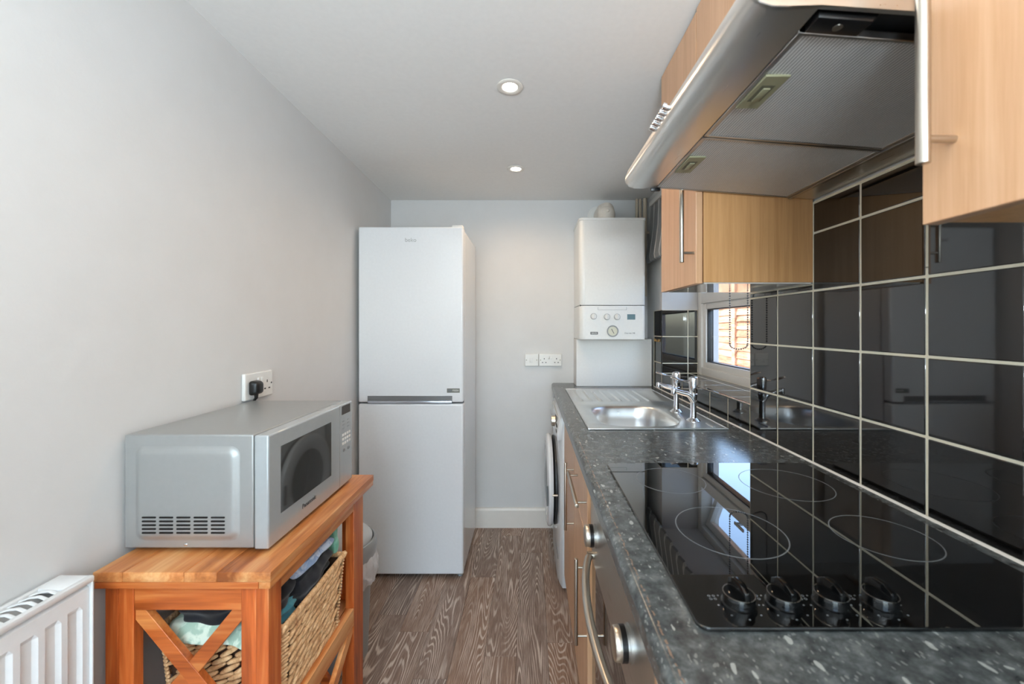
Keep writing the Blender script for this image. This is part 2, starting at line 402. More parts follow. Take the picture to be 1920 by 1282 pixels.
# skirting boards
def skirting(name, pts): return struct(pts.build(name, 'gloss_white_paint'))
m = MB(); m.prism([(YF, 0), (YF-.018, 0), (YF-.018, .112), (YF-.012, .125), (YF, .125)], 'x', XL+.018, .30); skirting('baseboard_far', m)
m = MB(); m.prism([(XL, 0), (XL+.018, 0), (XL+.018, .112), (XL+.012, .125), (XL, .125)], 'y', YN, YF); skirting('baseboard_left', m)

# ------------------------------------------------------------------ wall tiles and grout
TG = .0048
tmesh = {}
def tile(cx, cy, cz, sx, sy, rot, jitter=.0026, name='tile', parent=None):
    """a tile of sx by sy whose glazed face looks along -x (rot 0), -y (rot 1) or +z (rot 2)"""
    key = (round(sx, 4), round(sy, 4))
    if key not in tmesh:
        b = box(-sx/2, sx/2, -sy/2, sy/2, -.006, 0, bev=.0022, seg=3).build('tile', 'tile')
        tmesh[key] = b.data; bpy.data.objects.remove(b)
    o = bpy.data.objects.new(name, tmesh[key]); C.objects.link(o); o.parent = parent or wr
    R = {0: Matrix(((0, 0, -1), (1, 0, 0), (0, 1, 0))), 1: Matrix(((1, 0, 0), (0, 0, -1), (0, 1, 0))), 2: Matrix.Identity(3)}[rot]
    # local z -> face normal, local x/y -> in-plane
    J = Matrix.Rotation(random.uniform(-jitter, jitter), 3, 'X') @ Matrix.Rotation(random.uniform(-jitter, jitter), 3, 'Y')
    Rm = (R @ J).to_4x4(); Rm.translation = Vector((cx, cy, cz)); o.matrix_local = Rm
    return o
def tcol(y0, y1, z0, z1):
    if y1-y0 < .012 or z1-z0 < .012: return
    tile(XT, (y0+y1)/2, (z0+z1)/2, y1-y0-TG, z1-z0-TG, 0)
# local frame for rot 0: x->+y, y->+z, z->-x
cols = [COL0+PITCH*k for k in range(-4, 6)]
for a_, b_ in zip(cols[:-1], cols[1:]):
    for r in range(3): tcol(a_, b_, ROW[r], ROW[r+1])
    if .45 < a_ < 1.0:
        tcol(a_, b_, ROW[3], ROW[4]); tcol(a_, b_, ROW[4], ROW[5])
    else: tcol(a_, b_, ROW[3], 1.4215)
y = RY0
while y < RY1-.02:
    y2 = min(y+PITCH, RY1); tcol(y, y2, ROW[0], SILL); 
    for xa, xb in ((XT, .918), (.918, RX)): tile((xa+xb)/2, (y+y2)/2, SILL, xb-xa-TG, y2-y-TG, 2, .0004)
    y = y2
for r in range(3):
    tcol(RY1, 2.4525, ROW[r], ROW[r+1])
for za, zb in ((SILL, ROW[1]), (ROW[1], ROW[2]), (ROW[2], ROW[3])):
    for xa, xb in ((XT, .918), (.918, RX)): tile((xa+xb)/2, RY1, (za+zb)/2, xb-xa-TG, zb-za-TG, 1)
m = MB()
m.box(XT+.0012, XW+.001, -.003, 1.3875, WT, 1.4215); m.box(XT+.0012, XW+.001, .461, 1.0785, 1.42, 1.639)
m.box(XT+.0012, XW+.001, 1.38, RY1, WT, SILL-.0012); m.box(XT+.0012, XW+.001, RY1+.0012, 2.463, WT, 1.4032)
m.box(XT+.0012, RX, RY0, RY1, SILL-.008, SILL-.0005); m.box(XT+.0012, RX, RY1+.0012, RY1+.008, SILL-.002, 1.4032)
m.build('grout', 'grout', wr, smooth=False)
m = MB(); m.prism([(XT+.001, WT), (XT-.0035, WT), (XT+.001, WT+.0035)], 'y', -.3, 2.463)
struct(m.build('trim_1', 'gloss_white_paint'))
# thin bead of grout beside the cabinet and along the top of the tiles
m = MB(); m.box(XT-.001, XW, 1.0745, 1.0795, 1.4245, 1.639, bev=.001); m.box(XT-.001, XW, .46, 1.0795, 1.6375, 1.6425, bev=.001)
struct(m.build('trim_2', 'grout'))

# ------------------------------------------------------------------ window in the recess
FX0, FX1 = RX, RX+.065
m = MB()
def frame_yz(m, y0, y1, z0, z1, wd, x0, x1, bev=.004):
    m.box(x0, x1, y0, y0+wd, z0, z1, bev=bev); m.box(x0, x1, y1-wd, y1, z0, z1, bev=bev)
    m.box(x0, x1, y0+wd-.001, y1-wd+.001, z0, z0+wd, bev=bev); m.box(x0, x1, y0+wd-.001, y1-wd+.001, z1-wd, z1, bev=bev)
frame_yz(m, RY0, RY1, SILL-.005, HEAD, .045, FX0, FX1)
m.box(FX0, FX1, RY0+.04, RY1-.04, 1.437, 1.495, bev=.004)
win = struct(m.build('window_1', 'white_plastic'))
m = MB(); frame_yz(m, RY0+.044, RY1-.044, SILL+.038, 1.438, .034, FX0+.012, FX1-.006); m.build('glazing_frame', 'white_plastic', win)
m = MB(); frame_yz(m, RY0+.077, RY1-.077, SILL+.071, 1.405, .006, FX0+.02, FX1-.012, .001); m.build('gasket', 'grey_dark', win)
box(FX0+.030, FX0+.034, RY0+.076, RY1-.076, SILL+.07, 1.406).build('pane', 'glass', win)
# top-hung fanlight, open outwards
fan = bpy.data.objects.new('fanlight', None)
m = MB(); frame_yz(m, RY0+.046, RY1-.046, 1.497, 1.712, .036, FX0+.02, FX1)
fo = m.build('fanlight', 'white_plastic', win); bpy.data.objects.remove(fan)
fg = box(FX0+.04, FX0+.044, RY0+.08, RY1-.08, 1.532, 1.678).build('pane', 'glass', fo)
RT = Matrix.Translation((FX0+.04, 0, 1.712)) @ Matrix.Rotation(math.radians(-20), 4, 'Y') @ Matrix.Translation((-FX0-.04, 0, -1.712))
fo.data.transform(RT); fg.data.transform(RT)
m = MB(); m.box(FX0-.012, FX0+.03, 1.86, 1.875, 1.50, 1.51); m.box(FX0-.016, FX0-.008, 1.80, 1.88, 1.497, 1.512, bev=.003); m.build('window_handle', 'white_plastic', win)

# outside: fence, ground, neighbour's roof
fen = thing('garden_fence', 'sunlit timber lap fence of horizontal boards seen through the window', 'fence', (2.4, 4.6, -.2))
z = -.2
random.seed(3)
bm_ = None
k = 0
while z < 1.78:
    for y0 in (1.0, 2.83, 4.66, 6.49):
        m = MB(); n = 22; pts_b = []
        y1 = y0+1.80; dz = [.012*mnoise.noise(Vector((k*3.1, yy*.6, 0)))+.006*mnoise.noise(Vector((k*7.7, yy*2.3, 3))) for yy in [y0+(y1-y0)*i/n for i in range(n+1)]]
        b = bmesh.new()
        rows = [[b.verts.new((2.4+dx, y0+(y1-y0)*i/n, zz+dz[i]*w_)) for i in range(n+1)] for dx, zz, w_ in ((-.022, z, 1), (-.002, z+.105, .0), (.006, z+.105, 0), (-.008, z, 1))]
        for r in range(4):
            for i in range(n): b.faces.new((rows[r][i], rows[r][i+1], rows[(r+1) % 4][i+1], rows[(r+1) % 4][i]))
        b.faces.new([rows[r][0] for r in range(4)]); b.faces.new([rows[r][n] for r in range(4)][::-1])
        bmesh.ops.recalc_face_normals(b, faces=b.faces); m.join(b); m.build('board', 'fence', fen)
    z += .082; k += 1
for y in [1.0+.457*i for i in range(17)]: box(2.365, 2.382, y-.02, y+.02, -.2, 1.80, bev=.002).build('batten', 'fence', fen)
for y in (.98, 2.81, 4.64, 6.47, 8.3): box(2.36, 2.44, y-.035, y+.035, -.2, 1.86).build('post', 'fence', fen)
struct(box(1.10, 9, -6, 12, -.35, -.2).build('garden_ground', 'ground', smooth=False))
hs = thing('neighbour_house', 'grey roofed house standing beyond the garden fence', 'house', (7.5, 6.0, -.2))
box(6.0, 9.0, 3.0, 12.0, -.2, 2.6).build('wall', 'ground', hs, smooth=False)
m = MB(); m.prism([(5.8, 2.55), (9.2, 2.55), (7.5, 4.3)], 'y', 2.9, 12.1); m.build('roof', 'roof_slate', hs, smooth=False)

# striped roman blind above the window, wavy at its bottom edge
bl = thing('roman_blind', 'raised grey and white striped fabric blind above the window', 'blind', (.75, 1.95, 1.70))
m = MB(); b = bmesh.new(); n = 90; prof = [(2.05, .012), (1.98, .014), (1.90, .018), (1.83, .026), (1.775, .034), (1.73, .040), (1.705, .036), (1.70, .026), (1.72, .016), (1.76, .010)]
rows = []
for zz, off in prof:
    rows.append([b.verts.new((XW-.006-off-.006*math.sin(2*math.pi*(1.395+1.08*i/n)/.088)*(1 if zz < 2.0 else .2), 1.395+1.08*i/n, zz+.004*math.sin(i*.9))) for i in range(n+1)])
for r in range(len(prof)-1):
    for i in range(n): b.faces.new((rows[r][i], rows[r+1][i], rows[r+1][i+1], rows[r][i+1]))
bmesh.ops.solidify(b, geom=b.faces[:], thickness=.0015)
bmesh.ops.recalc_face_normals(b, faces=b.faces); m.join(b); m.build('fabric', 'blind', bl)
box(XW-.030, XW, 1.392, 2.478, 2.045, 2.075, bev=.002).build('headrail', 'white_plastic', bl)
# beaded pull chain hanging from it
ch = MB(); pts = []
def chain_pt(t):
    L = .74; half = .017
    if t < .47: return (0, -half, L*(1-t/.47))
    if t > .53: return (0, half, L*((t-.53)/.47))
    a_ = math.pi*(t-.47)/.06; return (0, -half*math.cos(a_), -half*math.sin(a_)*1.0)
nb = 190
for i in range(nb+1):
    x, y, z = chain_pt(i/nb); ch.sphere((.7275+.0285*(y/.017), 1.392-y*.3, 1.245+z), .0028, seg=6)
ch.tube([(.7275+.0285*(chain_pt(i/60)[1]/.017), 1.392-chain_pt(i/60)[1]*.3, 1.245+chain_pt(i/60)[2]) for i in range(61)], .0006, seg=5)
stuff(ch.build('pull_chain', 'bead', bl))

# ------------------------------------------------------------------ base units, worktop
XD = .168      # door faces
def bar_handle(parent, p0, p1, xf, sx, r=.0058, name='handle', stub_in=.026):
    """round bar from p0 to p1 at x = sx, two stubs back to face x = xf"""
    a_, b_ = Vector((sx, *p0)), Vector((sx, *p1)); d = (b_-a_).normalized(); m = MB()
    m.cyl(a_, b_, r, seg=20, bev=.001)
    for q in (a_+d*stub_in, b_-d*stub_in): m.cyl(q, (xf, q.y, q.z), r*.62, seg=12)
    return m.build(name, 'handle_steel', parent)
def door_mesh(y0, y1, z0, z1, x=XD, mat='beech'):
    return box(x, x+.018, y0+.0012, y1-.0012, z0, z1, bev=.0012, seg=2)
ca = thing('base_cabinet', 'beech base cabinet beside the washing machine with one tall door', 'cabinet', (.45, 1.73, 0))
box(XD+.020, .74, 1.500, 1.935, .10, .70).build('carcass', 'beech_dark', ca); box(XD+.020, .255, 1.500, 1.935, .70, .894).build('carcass_front', 'beech_dark', ca)
d_ = door_mesh(1.498, 1.934, .106, .892).build('door', 'beech', ca)
bar_handle(d_, (1.524, .531), (1.524, .788), XD, .137)
cb = thing('drawer_cabinet', 'narrow beech cabinet beside the oven with drawer over door', 'cabinet', (.45, 1.33, 0))
box(XD+.020, .74, 1.162, 1.496, .10, .70).build('carcass', 'beech_dark', cb); box(XD+.020, .255, 1.162, 1.496, .70, .894).build('carcass_front', 'beech_dark', cb)
d_ = door_mesh(1.162, 1.496, .685, .892).build('drawer_front', 'beech', cb)
bar_handle(d_, (1.158, .787), (1.425, .787), XD, .137)
d_ = door_mesh(1.162, 1.496, .106, .681).build('door', 'beech', cb)
bar_handle(d_, (1.176, .372), (1.176, .625), XD, .137)
cc = thing('base_cabinet', 'beech base cabinet nearest the camera beyond the oven', 'cabinet', (.45, .24, 0))
box(XD+.020, .74, -.06, .540, .10, .80).build('carcass', 'beech_dark', cc); door_mesh(-.06, .540, .106, .892).build('door', 'beech', cc)
struct(box(.215, .231, -.30, 1.935, 0, .105).build('trim_3', 'beech_dark'))

# worktop with rounded front edge and a hole for the sink bowl
m = MB(); X0 = .144; zt, zb = WT, WT-.040; r = .014
pf = [(X0, zb+.006)]
for k in range(9):
    t = math.radians(180-90*k/8); pf.append((X0+r+r*math.cos(t), zt-r+r*math.sin(t)))
pf += [(.25, zt), (.25, zb), (X0+.006, zb)]
m.prism(pf, 'y', -.30, 2.6135)
m.box(.25, XT+.005, -.30, 1.450, zb, zt); m.box(.25, XT+.005, 1.842, 2.6135, zb, zt); m.box(.25, .262, 1.450, 1.842, zb, zt); m.box(.580, XT+.005, 1.450, 1.842, zb, zt)
bmesh.ops.remove_doubles(m.b, verts=m.b.verts, dist=1e-5)
wk = m.build('worktop', 'worktop', origin=(X0, 0, zb)); tag(wk, 'long dark grey speckled laminate worktop under the black tiled wall', 'worktop')

# ------------------------------------------------------------------ oven
ov = thing('built_in_oven', 'built-in stainless steel oven under the worktop below the hob', 'oven', (.45, .85, .1))
box(.200, .73, .56, 1.14, .12, .86).build('body', 'grey_dark', ov)
pn = box(.176, .200, .549, 1.155, .676, .893, bev=.002).build('control_panel', 'steel', ov)
for y in (.704, 1.066):
    m = MB(); z_ = EYE-.557
    m.lathe([(.030, 0), (.030, -.004), (.0275, -.0045), (.0275, -.018), (.0275, -.018)], (.176, y, z_), 'x', 36)
    k_ = m.build('knob', 'steel', ov)
    m = MB(); m.lathe([(.0262, -.0075), (.0280, -.0078), (.0280, -.0172), (.0262, -.0175)], (.176, y, z_), 'x', 36); m.build('knob_band', 'black', k_)
    m = MB(); m.lathe([(.0268, -.0178), (.0268, -.026), (.0255, -.0285), (.022, -.0295), (.0, -.0297)], (.176, y, z_), 'x', 36); m.build('knob_cap', 'handle_steel', k_)
dr = box(.180, .200, .552, 1.152, .16, .668, bev=.0015).build('door', 'oven_glass', ov)
m = MB(); pts = []
for i in range(29):
    t = i/28; y = 1.118+(.585-1.118)*t; bow = math.sin(math.pi*t)**.6
    pts.append((.174-.044*bow, y, EYE-.634))
m.tube(pts, .0085, seg=16, flat=(1.15, .8))
for y in (1.110, .593): m.cyl((.160, y, EYE-.634), (.182, y, EYE-.634), .010, seg=16)
m.build('handle', 'handle_steel', ov)
box(.179, .1815, .552, 1.152, .645, .668, bev=.0006).build('door_trim', 'steel', ov)
box(.176, .20, .552, 1.152, .112, .155, bev=.001).build('plinth_strip', 'steel', ov)

# ------------------------------------------------------------------ hob
HZ = WT+.0005
hb = thing('ceramic_hob', 'black glass four ring hob set into the worktop near the camera', 'hob', (.47, .77, WT))
m = MB(); m.prism(rrect(.2046, .728, .481, 1.0635, .014), 'z', HZ, HZ+.0055, bev=.0016, seg=2); gl_ = m.build('glass', 'hob_glass', hb)
GZ = HZ+.0055
for cx, cy, r in ((.356, .7126, .090), (.611, .6915, .0755), (.588, .922, .094), (.332, .944, .077)):
    m = MB(); m.lathe([(r-.0009, 0), (r+.0009, 0), (r+.0009, .00012), (r-.0009, .00012), (r-.0009, 0)], (cx, cy, GZ), 'z', 96); m.build('heating_ring', 'ring', hb, smooth=False)
for i, cx in enumerate((.272, .330, .392, .456)):
    m = MB(); cy = .520
    m.lathe([(.0215, 0), (.0215, .003), (.0195, .004), (.0190, .0135), (.0178, .016), (0, .0163)], (cx, cy, GZ), 'z', 36)
    kb = m.build('knob', 'black_gloss', hb)
    m = MB(); m.prism([(-.0195, .012), (-.018, .026), (-.007, .0325), (.007, .0325), (.018, .026), (.0195, .012)], 'x', -.0040, .0040, bev=.0014)
    bmesh.ops.transform(m.b, matrix=Matrix.Translation((cx, cy, GZ)) @ Matrix.Rotation(math.radians(8), 4, 'Z'), verts=m.b.verts)
    m.build('grip', 'black_gloss', kb)
    m = MB(); m.lathe([(.0186, .0158), (.0192, .0158), (.0192, .0164), (.0186, .0164), (.0186, .0158)], (cx, cy, GZ), 'z', 36); m.build('chrome_ring', 'handle_steel', kb)
    m = MB()
    for a_ in range(0, 360, 45):
        if a_ == 90: continue
        t = math.radians(a_); m.cyl((cx+.0262*math.cos(t), cy+.0262*math.sin(t), GZ), (cx+.0262*math.cos(t), cy+.0262*math.sin(t), GZ+.00015), .0012, seg=8)
    m.build('dial_marks', 'ring', hb)
    m = MB(); dx, dy = cx+.031, cy+.012
    for a_, b_ in ((0, 0), (.006, 0), (0, .006), (.006, .006)):
        m.lathe([(.0012, 0), (.0020, 0), (.0020, .00012), (.0012, .00012), (.0012, 0)], (dx+a_-.062, dy+b_-.034 if False else dy+b_, GZ), 'z', 12)
    m.build('ring_symbol', 'ring', hb)

# ------------------------------------------------------------------ inset sink with drainer and two taps
SX0, SX1, SY0, SY1 = .209, .708, 1.421, 2.334
sk_ = thing('kitchen_sink', 'stainless steel inset sink with drainer under the window', 'sink', (.46, 1.88, WT))
TZ = WT+.0045
BX0, BX1, BY0, BY1 = .265, .577, 1.455, 1.838
def ring_pts(x0, x1, y0, y1, rr, n): return rrect(x0, x1, y0, y1, rr, n)
m = MB(); b = bmesh.new(); N = 10
outer = ring_pts(SX0, SX1, SY0, BY1+.06, .001, N); 
# deck: quads from the bowl rim out to a rectangle, then the drainer plate beyond
lo = [b.verts.new((x, y, TZ)) for x, y in ring_pts(BX0, BX1, BY0, BY1, .10, N)]
def on_rect(x, y):
    cx, cy = (BX0+BX1)/2, (BY0+BY1)/2; dx, dy = x-cx, y-cy; ts = []
    if dx > 1e-9: ts.append((SX1-cx)/dx)
    if dx < -1e-9: ts.append((SX0-cx)/dx)
    if dy > 1e-9: ts.append((1.885-cy)/dy)
    if dy < -1e-9: ts.append((SY0-cy)/dy)
    t = min(ts); return cx+dx*t, cy+dy*t
ro = [b.verts.new((*on_rect(v.co.x, v.co.y), TZ)) for v in lo]
n = len(lo)
for i in range(n): b.faces.new((lo[i], lo[(i+1) % n], ro[(i+1) % n], ro[i]))
# exact corners so that the plate is a clean rectangle
for cx_, cy_ in ((SX0, SY0), (SX1, SY0), (SX0, 1.885), (SX1, 1.885)):
    best = None
    for i in range(n):
        a_, c_ = ro[i].co, ro[(i+1) % n].co
        if (abs(a_.x-cx_) < 1e-6) != (abs(c_.x-cx_) < 1e-6) and (abs(a_.y-cy_) < 1e-6) != (abs(c_.y-cy_) < 1e-6): best = (ro[i], ro[(i+1) % n])
    if best: b.faces.new((best[0], best[1], b.verts.new((cx_, cy_, TZ))))
# bowl walls
prev = lo
for off, dz, rr in ((.004, -.003, .099), (.009, -.012, .096), (.014, -.06, .09), (.020, -.125, .085), (.034, -.146, .075), (.06, -.152, .055)):
    cur = [b.verts.new((x, y, TZ+dz)) for x, y in ring_pts(BX0+off, BX1-off, BY0+off, BY1-off, rr, N)]
    for i in range(n): b.faces.new((prev[i], prev[(i+1) % n], cur[(i+1) % n], cur[i]))
    prev = cur
b.faces.new(prev)
bmesh.ops.recalc_face_normals(b, faces=b.faces)
for f in b.faces: pass
m.join(b)
m.build('bowl', 'sink_steel', sk_)
m = MB(); m.box(SX0, SX1, 1.885, 1.93, TZ-.004, TZ); 
# drainer with pressed grooves
b = bmesh.new(); xs = [.209, .226, .232]; gz = [0, 0, -.002]
gx = [.250+.047*k for k in range(9)]
prof = [(.209, 0), (.228, 0), (.233, -.0035)]
for g in gx[:-1]:
    prof += [(g, -.0035), (g+.005, .0030), (g+.013, .0030), (g+.018, -.0035)]
prof += [(.645, -.0035), (.650, 0), (.708, 0)]
ys = [1.93, 1.945, 1.953, 2.27, 2.278, 2.334]; wt = [0, 0, 1, 1, 0, 0]
grid = [[b.verts.new((x, y, TZ+z*w_)) for x, z in prof] for y, w_ in zip(ys, wt)]
for j in range(len(ys)-1):
    for i in range(len(prof)-1): b.faces.new((grid[j][i], grid[j][i+1], grid[j+1][i+1], grid[j+1][i]))
m.join(b); m.build('drainer', 'sink_steel', sk_)
m = MB()   # raised rim rolled round the whole unit
m.tube([(SX0+.003, SY0+.003, TZ-.001), (SX0+.003, SY1-.003, TZ-.001), (SX1-.003, SY1-.003, TZ-.001), (SX1-.003, SY0+.003, TZ-.001), (SX0+.0029, SY0+.003, TZ-.001)], .0036, seg=10)
m.build('rim', 'sink_steel', sk_)
m = MB(); m.lathe([(.034, 0), (.034, .002), (.026, .003), (.022, -.001), (0, -.001)], (.42, 1.64, TZ-.1515), 'z', 28); m.build('waste', 'chrome', sk_)
m = MB(); m.lathe([(.012, 0), (.012, -.003), (.008, -.004), (.008, -.001), (0, -.001)], (.5635, 1.56, TZ-.035), 'x', 20); m.build('overflow', 'black', sk_)
m = MB()
m.cyl((.240, 2.315, TZ), (.240, 2.315, TZ+.0012), .006, seg=16); m.cyl((.655, 2.315, TZ), (.655, 2.315, TZ+.0012), .006, seg=16); m.build('tap_hole_plug', 'chrome', sk_)
m = MB(); m.tube([(.665, 1.50, TZ-.001), (.665, 1.44, TZ-.001)], .006, seg=8); m.build('pressed_mark', 'sink_steel', sk_)
def tap(x, y, label):
    t = thing('pillar_tap', label, 'tap', (x, y, TZ), 'chrome lever taps on the sink')
    m = MB(); z0 = TZ
    m.lathe([(.026, 0), (.026, .002), (.019, .008), (.0125, .012), (.0115, .020), (.0110, .072), (.013, .085), (.0150, .095), (.0150, .104), (.0105, .108), (.0, .108)], (x, y, z0), 'z', 32)
    m.build('body', 'chrome', t)
    m = MB(); m.tube([(x+.002, y, z0+.074), (x-.010, y, z0+.094), (x-.022, y, z0+.103), (x-.045, y, z0+.108), (x-.080, y, z0+.119)], [.0125, .0125, .0110, .0095, .0085], seg=16)
    m.cyl((x-.074, y, z0+.124), (x-.077, y, z0+.102), .0098, seg=18, bev=.001); m.build('spout', 'chrome', t)
    m = MB(); m.lathe([(.0125, .106), (.0155, .110), (.0165, .130), (.0175, .160), (.0160, .167), (.009, .171), (0, .172)], (x, y, z0), 'z', 12)
    m.build('head', 'chrome', t)
    m = MB(); m.tube([(x-.006, y, z0+.156), (x-.030, y, z0+.154), (x-.052, y, z0+.158), (x-.070, y, z0+.165), (x-.086, y, z0+.168)], [.0055, .0052, .0062, .0105, .0070], seg=14, flat=(1.0, .5)); m.build('lever', 'chrome', t)
tap(.6315, 1.543, 'chrome lever pillar tap on the sink, the one nearer the camera')
tap(.627, 1.711, 'chrome lever pillar tap on the sink, farther one next to the drainer')

# ------------------------------------------------------------------ wall cabinets (beech)
XC = .447; XCB = .465; CB = EYE+.1177
def wall_cab(label, y0, y1, z0, z1, doors, handles, split=False, name='wall_cabinet'):
    c = thing(name, label, 'cabinet', ((XCB+XT)/2, (y0+y1)/2, z0), 'beech wall cabinets')
    box(XCB+.003, XT-.0012, y0, y1, z0+.0012, z1, bev=.0008, seg=1).build('carcass', 'beech_dark', c)
    for ya, yb in doors:
        d = box(XC, XCB, ya+.0015, yb-.0015, z0-.002, z1-.004, bev=.0012).build('door', 'beech', c)
        for hy, hz0, hz1 in handles:
            if ya < hy < yb: bar_handle(d, (hy, hz0), (hy, hz1), XC, XC-.033, r=.0062, name='handle')
    return c
ct = ceil_z(1.36)-.003
c1 = wall_cab('beech wall cabinet beyond the extractor hood, beside the window', 1.076, 1.3585, CB, ct, [(1.074, 1.3585)], [(1.088, EYE+.174, EYE+.424)])
box(XCB+.006, XT-.004, 1.080, 1.354, CB-.0022, CB+.0012).build('underside_panel', plain('underside_laminate', (216, 210, 200), .06), c1)
c2 = wall_cab('beech cabinet over the extractor hood up to the ceiling', .459, 1.0735, EYE+.50, ceil_z(1.07)-.003, [(.459, .765), (.765, 1.0735)], [])
c3 = wall_cab('beech wall cabinet closest to the camera, cut by the right edge of the photo', -.12, .456, CB-.0005, ceil_z(.45)-.003, [(-.12, .457)], [(.421, EYE+.171, EYE+.421)])

# ------------------------------------------------------------------ extractor hood
hd = thing('extractor_hood', 'stainless steel extractor hood between the beech wall cabinets', 'extractor hood', (.5, .77, EYE+.34))
H0, H1 = .4615, 1.0725
def up(x): return EYE+.371-(x-.335)*.0765      # underside plane falls towards the wall
prof = [(.337, up(.337)+.0), (.300, EYE+.3690), (.280, EYE+.3695), (.266, EYE+.374), (.258, EYE+.382), (.2555, EYE+.392), (.257, EYE+.402), (.264, EYE+.418), (.285, EYE+.442), (.33, EYE+.473), (.40, EYE+.492), (.445, EYE+.498)]
inner = [(x+.004*(1 if i > 5 else .4), z-(.003 if i > 7 else 0)+(.003 if i < 6 else 0)) for i, (x, z) in enumerate(prof)]
m = MB(); m.prism(prof+inner[::-1], 'y', H0+.001, H1-.001); m.build('visor', 'hood_steel', hd)
def cap(y0, y1):
    m = MB(); pts = prof+[(.762, EYE+.498), (.762, up(.762)+.002), (.337, up(.337))]; m.prism(pts, 'y', y0, y1, bev=.0008, seg=1); return m
cap(H0-.0005, H0+.006).build('end_panel', 'hood_steel', hd); cap(H1-.006, H1+.0005).build('end_panel', 'hood_steel', hd)
m = MB(); m.prism([(.337, up(.337)+.018), (.762, up(.762)+.018), (.762, up(.762)+.024), (.337, up(.337)+.024)], 'y', H0+.006, H1-.006); m.build('inner_tray', 'grey_dark', hd)
m = MB(); m.prism([(.690, up(.69)+.002), (.7625, up(.7625)+.002), (.7625, up(.7625)+.016), (.690, up(.69)+.016)], 'y', H0+.006, H1-.006); m.build('back_rail', 'hood_steel', hd)
m = MB(); m.prism([(.690, up(.69)-.0035), (.6985, up(.6985)-.0035), (.6985, up(.6985)+.004), (.690, up(.69)+.004)], 'y', H0+.04, H1-.004); m.build('rear_lip', 'steel', hd)
def filt(y0, y1, hy0, hy1):
    m = MB(); m.prism([(.344, up(.344)), (.683, up(.683)), (.683, up(.683)+.008), (.344, up(.344)+.008)], 'y', y0+.006, y1-.006); f = m.build('grease_filter', 'filter', hd, smooth=False)
    m = MB(); fw = .0075
    for xa, xb in ((.3385, .3385+fw), (.6885-fw, .6885)): m.prism([(xa, up(xa)-.0015), (xb, up(xb)-.0015), (xb, up(xb)+.009), (xa, up(xa)+.009)], 'y', y0, y1, bev=.0008, seg=1)
    for ya, yb in ((y0, y0+fw*.7), (y1-fw*.7, y1)): m.prism([(.3385, up(.3385)-.0015), (.6885, up(.6885)-.0015), (.6885, up(.6885)+.009), (.3385, up(.3385)+.009)], 'y', ya, yb, bev=.0008, seg=1)
    m.build('filter_frame', 'steel', f)
    m = MB(); xa, xb = .3455, .382; zz = up(.36)
    m.box(xa, xb, hy0, hy1, zz-.0040, zz-.0002, bev=.0008, seg=1)
    lt = m.build('latch', 'khaki', f)
    m = MB(); m.box(xa+.007, xb-.009, hy0+.022, hy1-.022, zz-.0043, zz-.003); m.build('latch_shade', plain('khaki_shade', (96, 94, 76), .5) if y0 < .6 else bpy.data.materials['khaki_shade'], f); m = MB(); m.box(xa+.0125, xb-.013, hy0+.028, hy1-.024, zz-.0065, zz-.004, bev=.001)  # darker khaki slab paints in the shade of the hole in the plate
    m.build('latch_catch', 'khaki', f)
filt(.503, .779, .584, .671); filt(.783, 1.066, .864, .952)
m = MB(); zz = up(.4); m.prism([(.343, up(.343)-.004), (.408, up(.41)-.004), (.425, up(.42)+.016), (.343, up(.343)+.016)], 'y', .474, .500, bev=.002); sw = m.build('switch_housing', 'black', hd)
m = MB(); m.cyl((.375, .487, up(.375)-.0048), (.375, .487, up(.375)-.0035), .0055, seg=16); m.build('screw', 'handle_steel', sw)
for i in range(5):
    y = .745+i*.0195; m = MB(); m.cyl((.264, y, EYE+.405), (.2475, y, EYE+.411), .0062, seg=16, bev=.0012); m.build('push_button', 'chrome', hd)
m = MB(); m.box(.325, .350, 1.070, 1.078, up(.335)-.008, up(.335)+.006, bev=.002); m.build('corner_clip', 'black', hd)

# ------------------------------------------------------------------ boiler, boxing, pipes, flue
bx = box(.288, XT-.012, 2.463, YF, WT+.0005, 1.2295, bev=.0015).build('trim_4', 'box_white'); struct(bx)
bo = thing('boiler', 'white wall-hung combination boiler above the sink drainer', 'boiler', (.483, 2.47, 1.23))
bx0, bx1, by = .2895, .676, 2.33
def boiler_prof(y0, r=.03):
    pts = [(bx0, YF-.001), (bx0, y0+r)]
    for k in range(1, 9):
        t = math.radians(180+90*k/8); pts.append((bx0+r+r*math.cos(t), y0+r+r*math.sin(t)))
    for k in range(0, 9):
        t = math.radians(270+90*k/8); pts.append((bx1-r*.6+r*.6*math.cos(t), y0+r*.6+r*.6*math.sin(t)))
    pts.append((bx1, YF-.001)); return pts
def bslab(y0, z0, z1, bev=.003):
    m = MB(); m.prism(boiler_prof(y0), 'z', z0, z1, bev=bev, seg=2); return m
bslab(by, 1.4315, 1.929, .004).build('case', 'boiler_white', bo)
m = MB(); pts = [(x-.003 if x < .48 else x+.003, y-.003) for x, y in boiler_prof(by)]; pts[0] = (pts[0][0], YF-.001); pts[-1] = (pts[-1][0], YF-.001); m.prism(pts, 'z', 1.926, 1.941, bev=.003); m.build('top_cap', 'boiler_white', bo)
pn = bslab(by, 1.231, 1.4285, .004).build('control_panel', 'boiler_white', bo)
box(bx0+.006, bx1-.006, by+.01, YF-.002, 1.424, 1.436).build('seam', 'grey_dark', bo)
def bp(px, py): return ((px-993)*by/750, EYE+(612-py)*by/750)       # surveyed spot on the boiler face
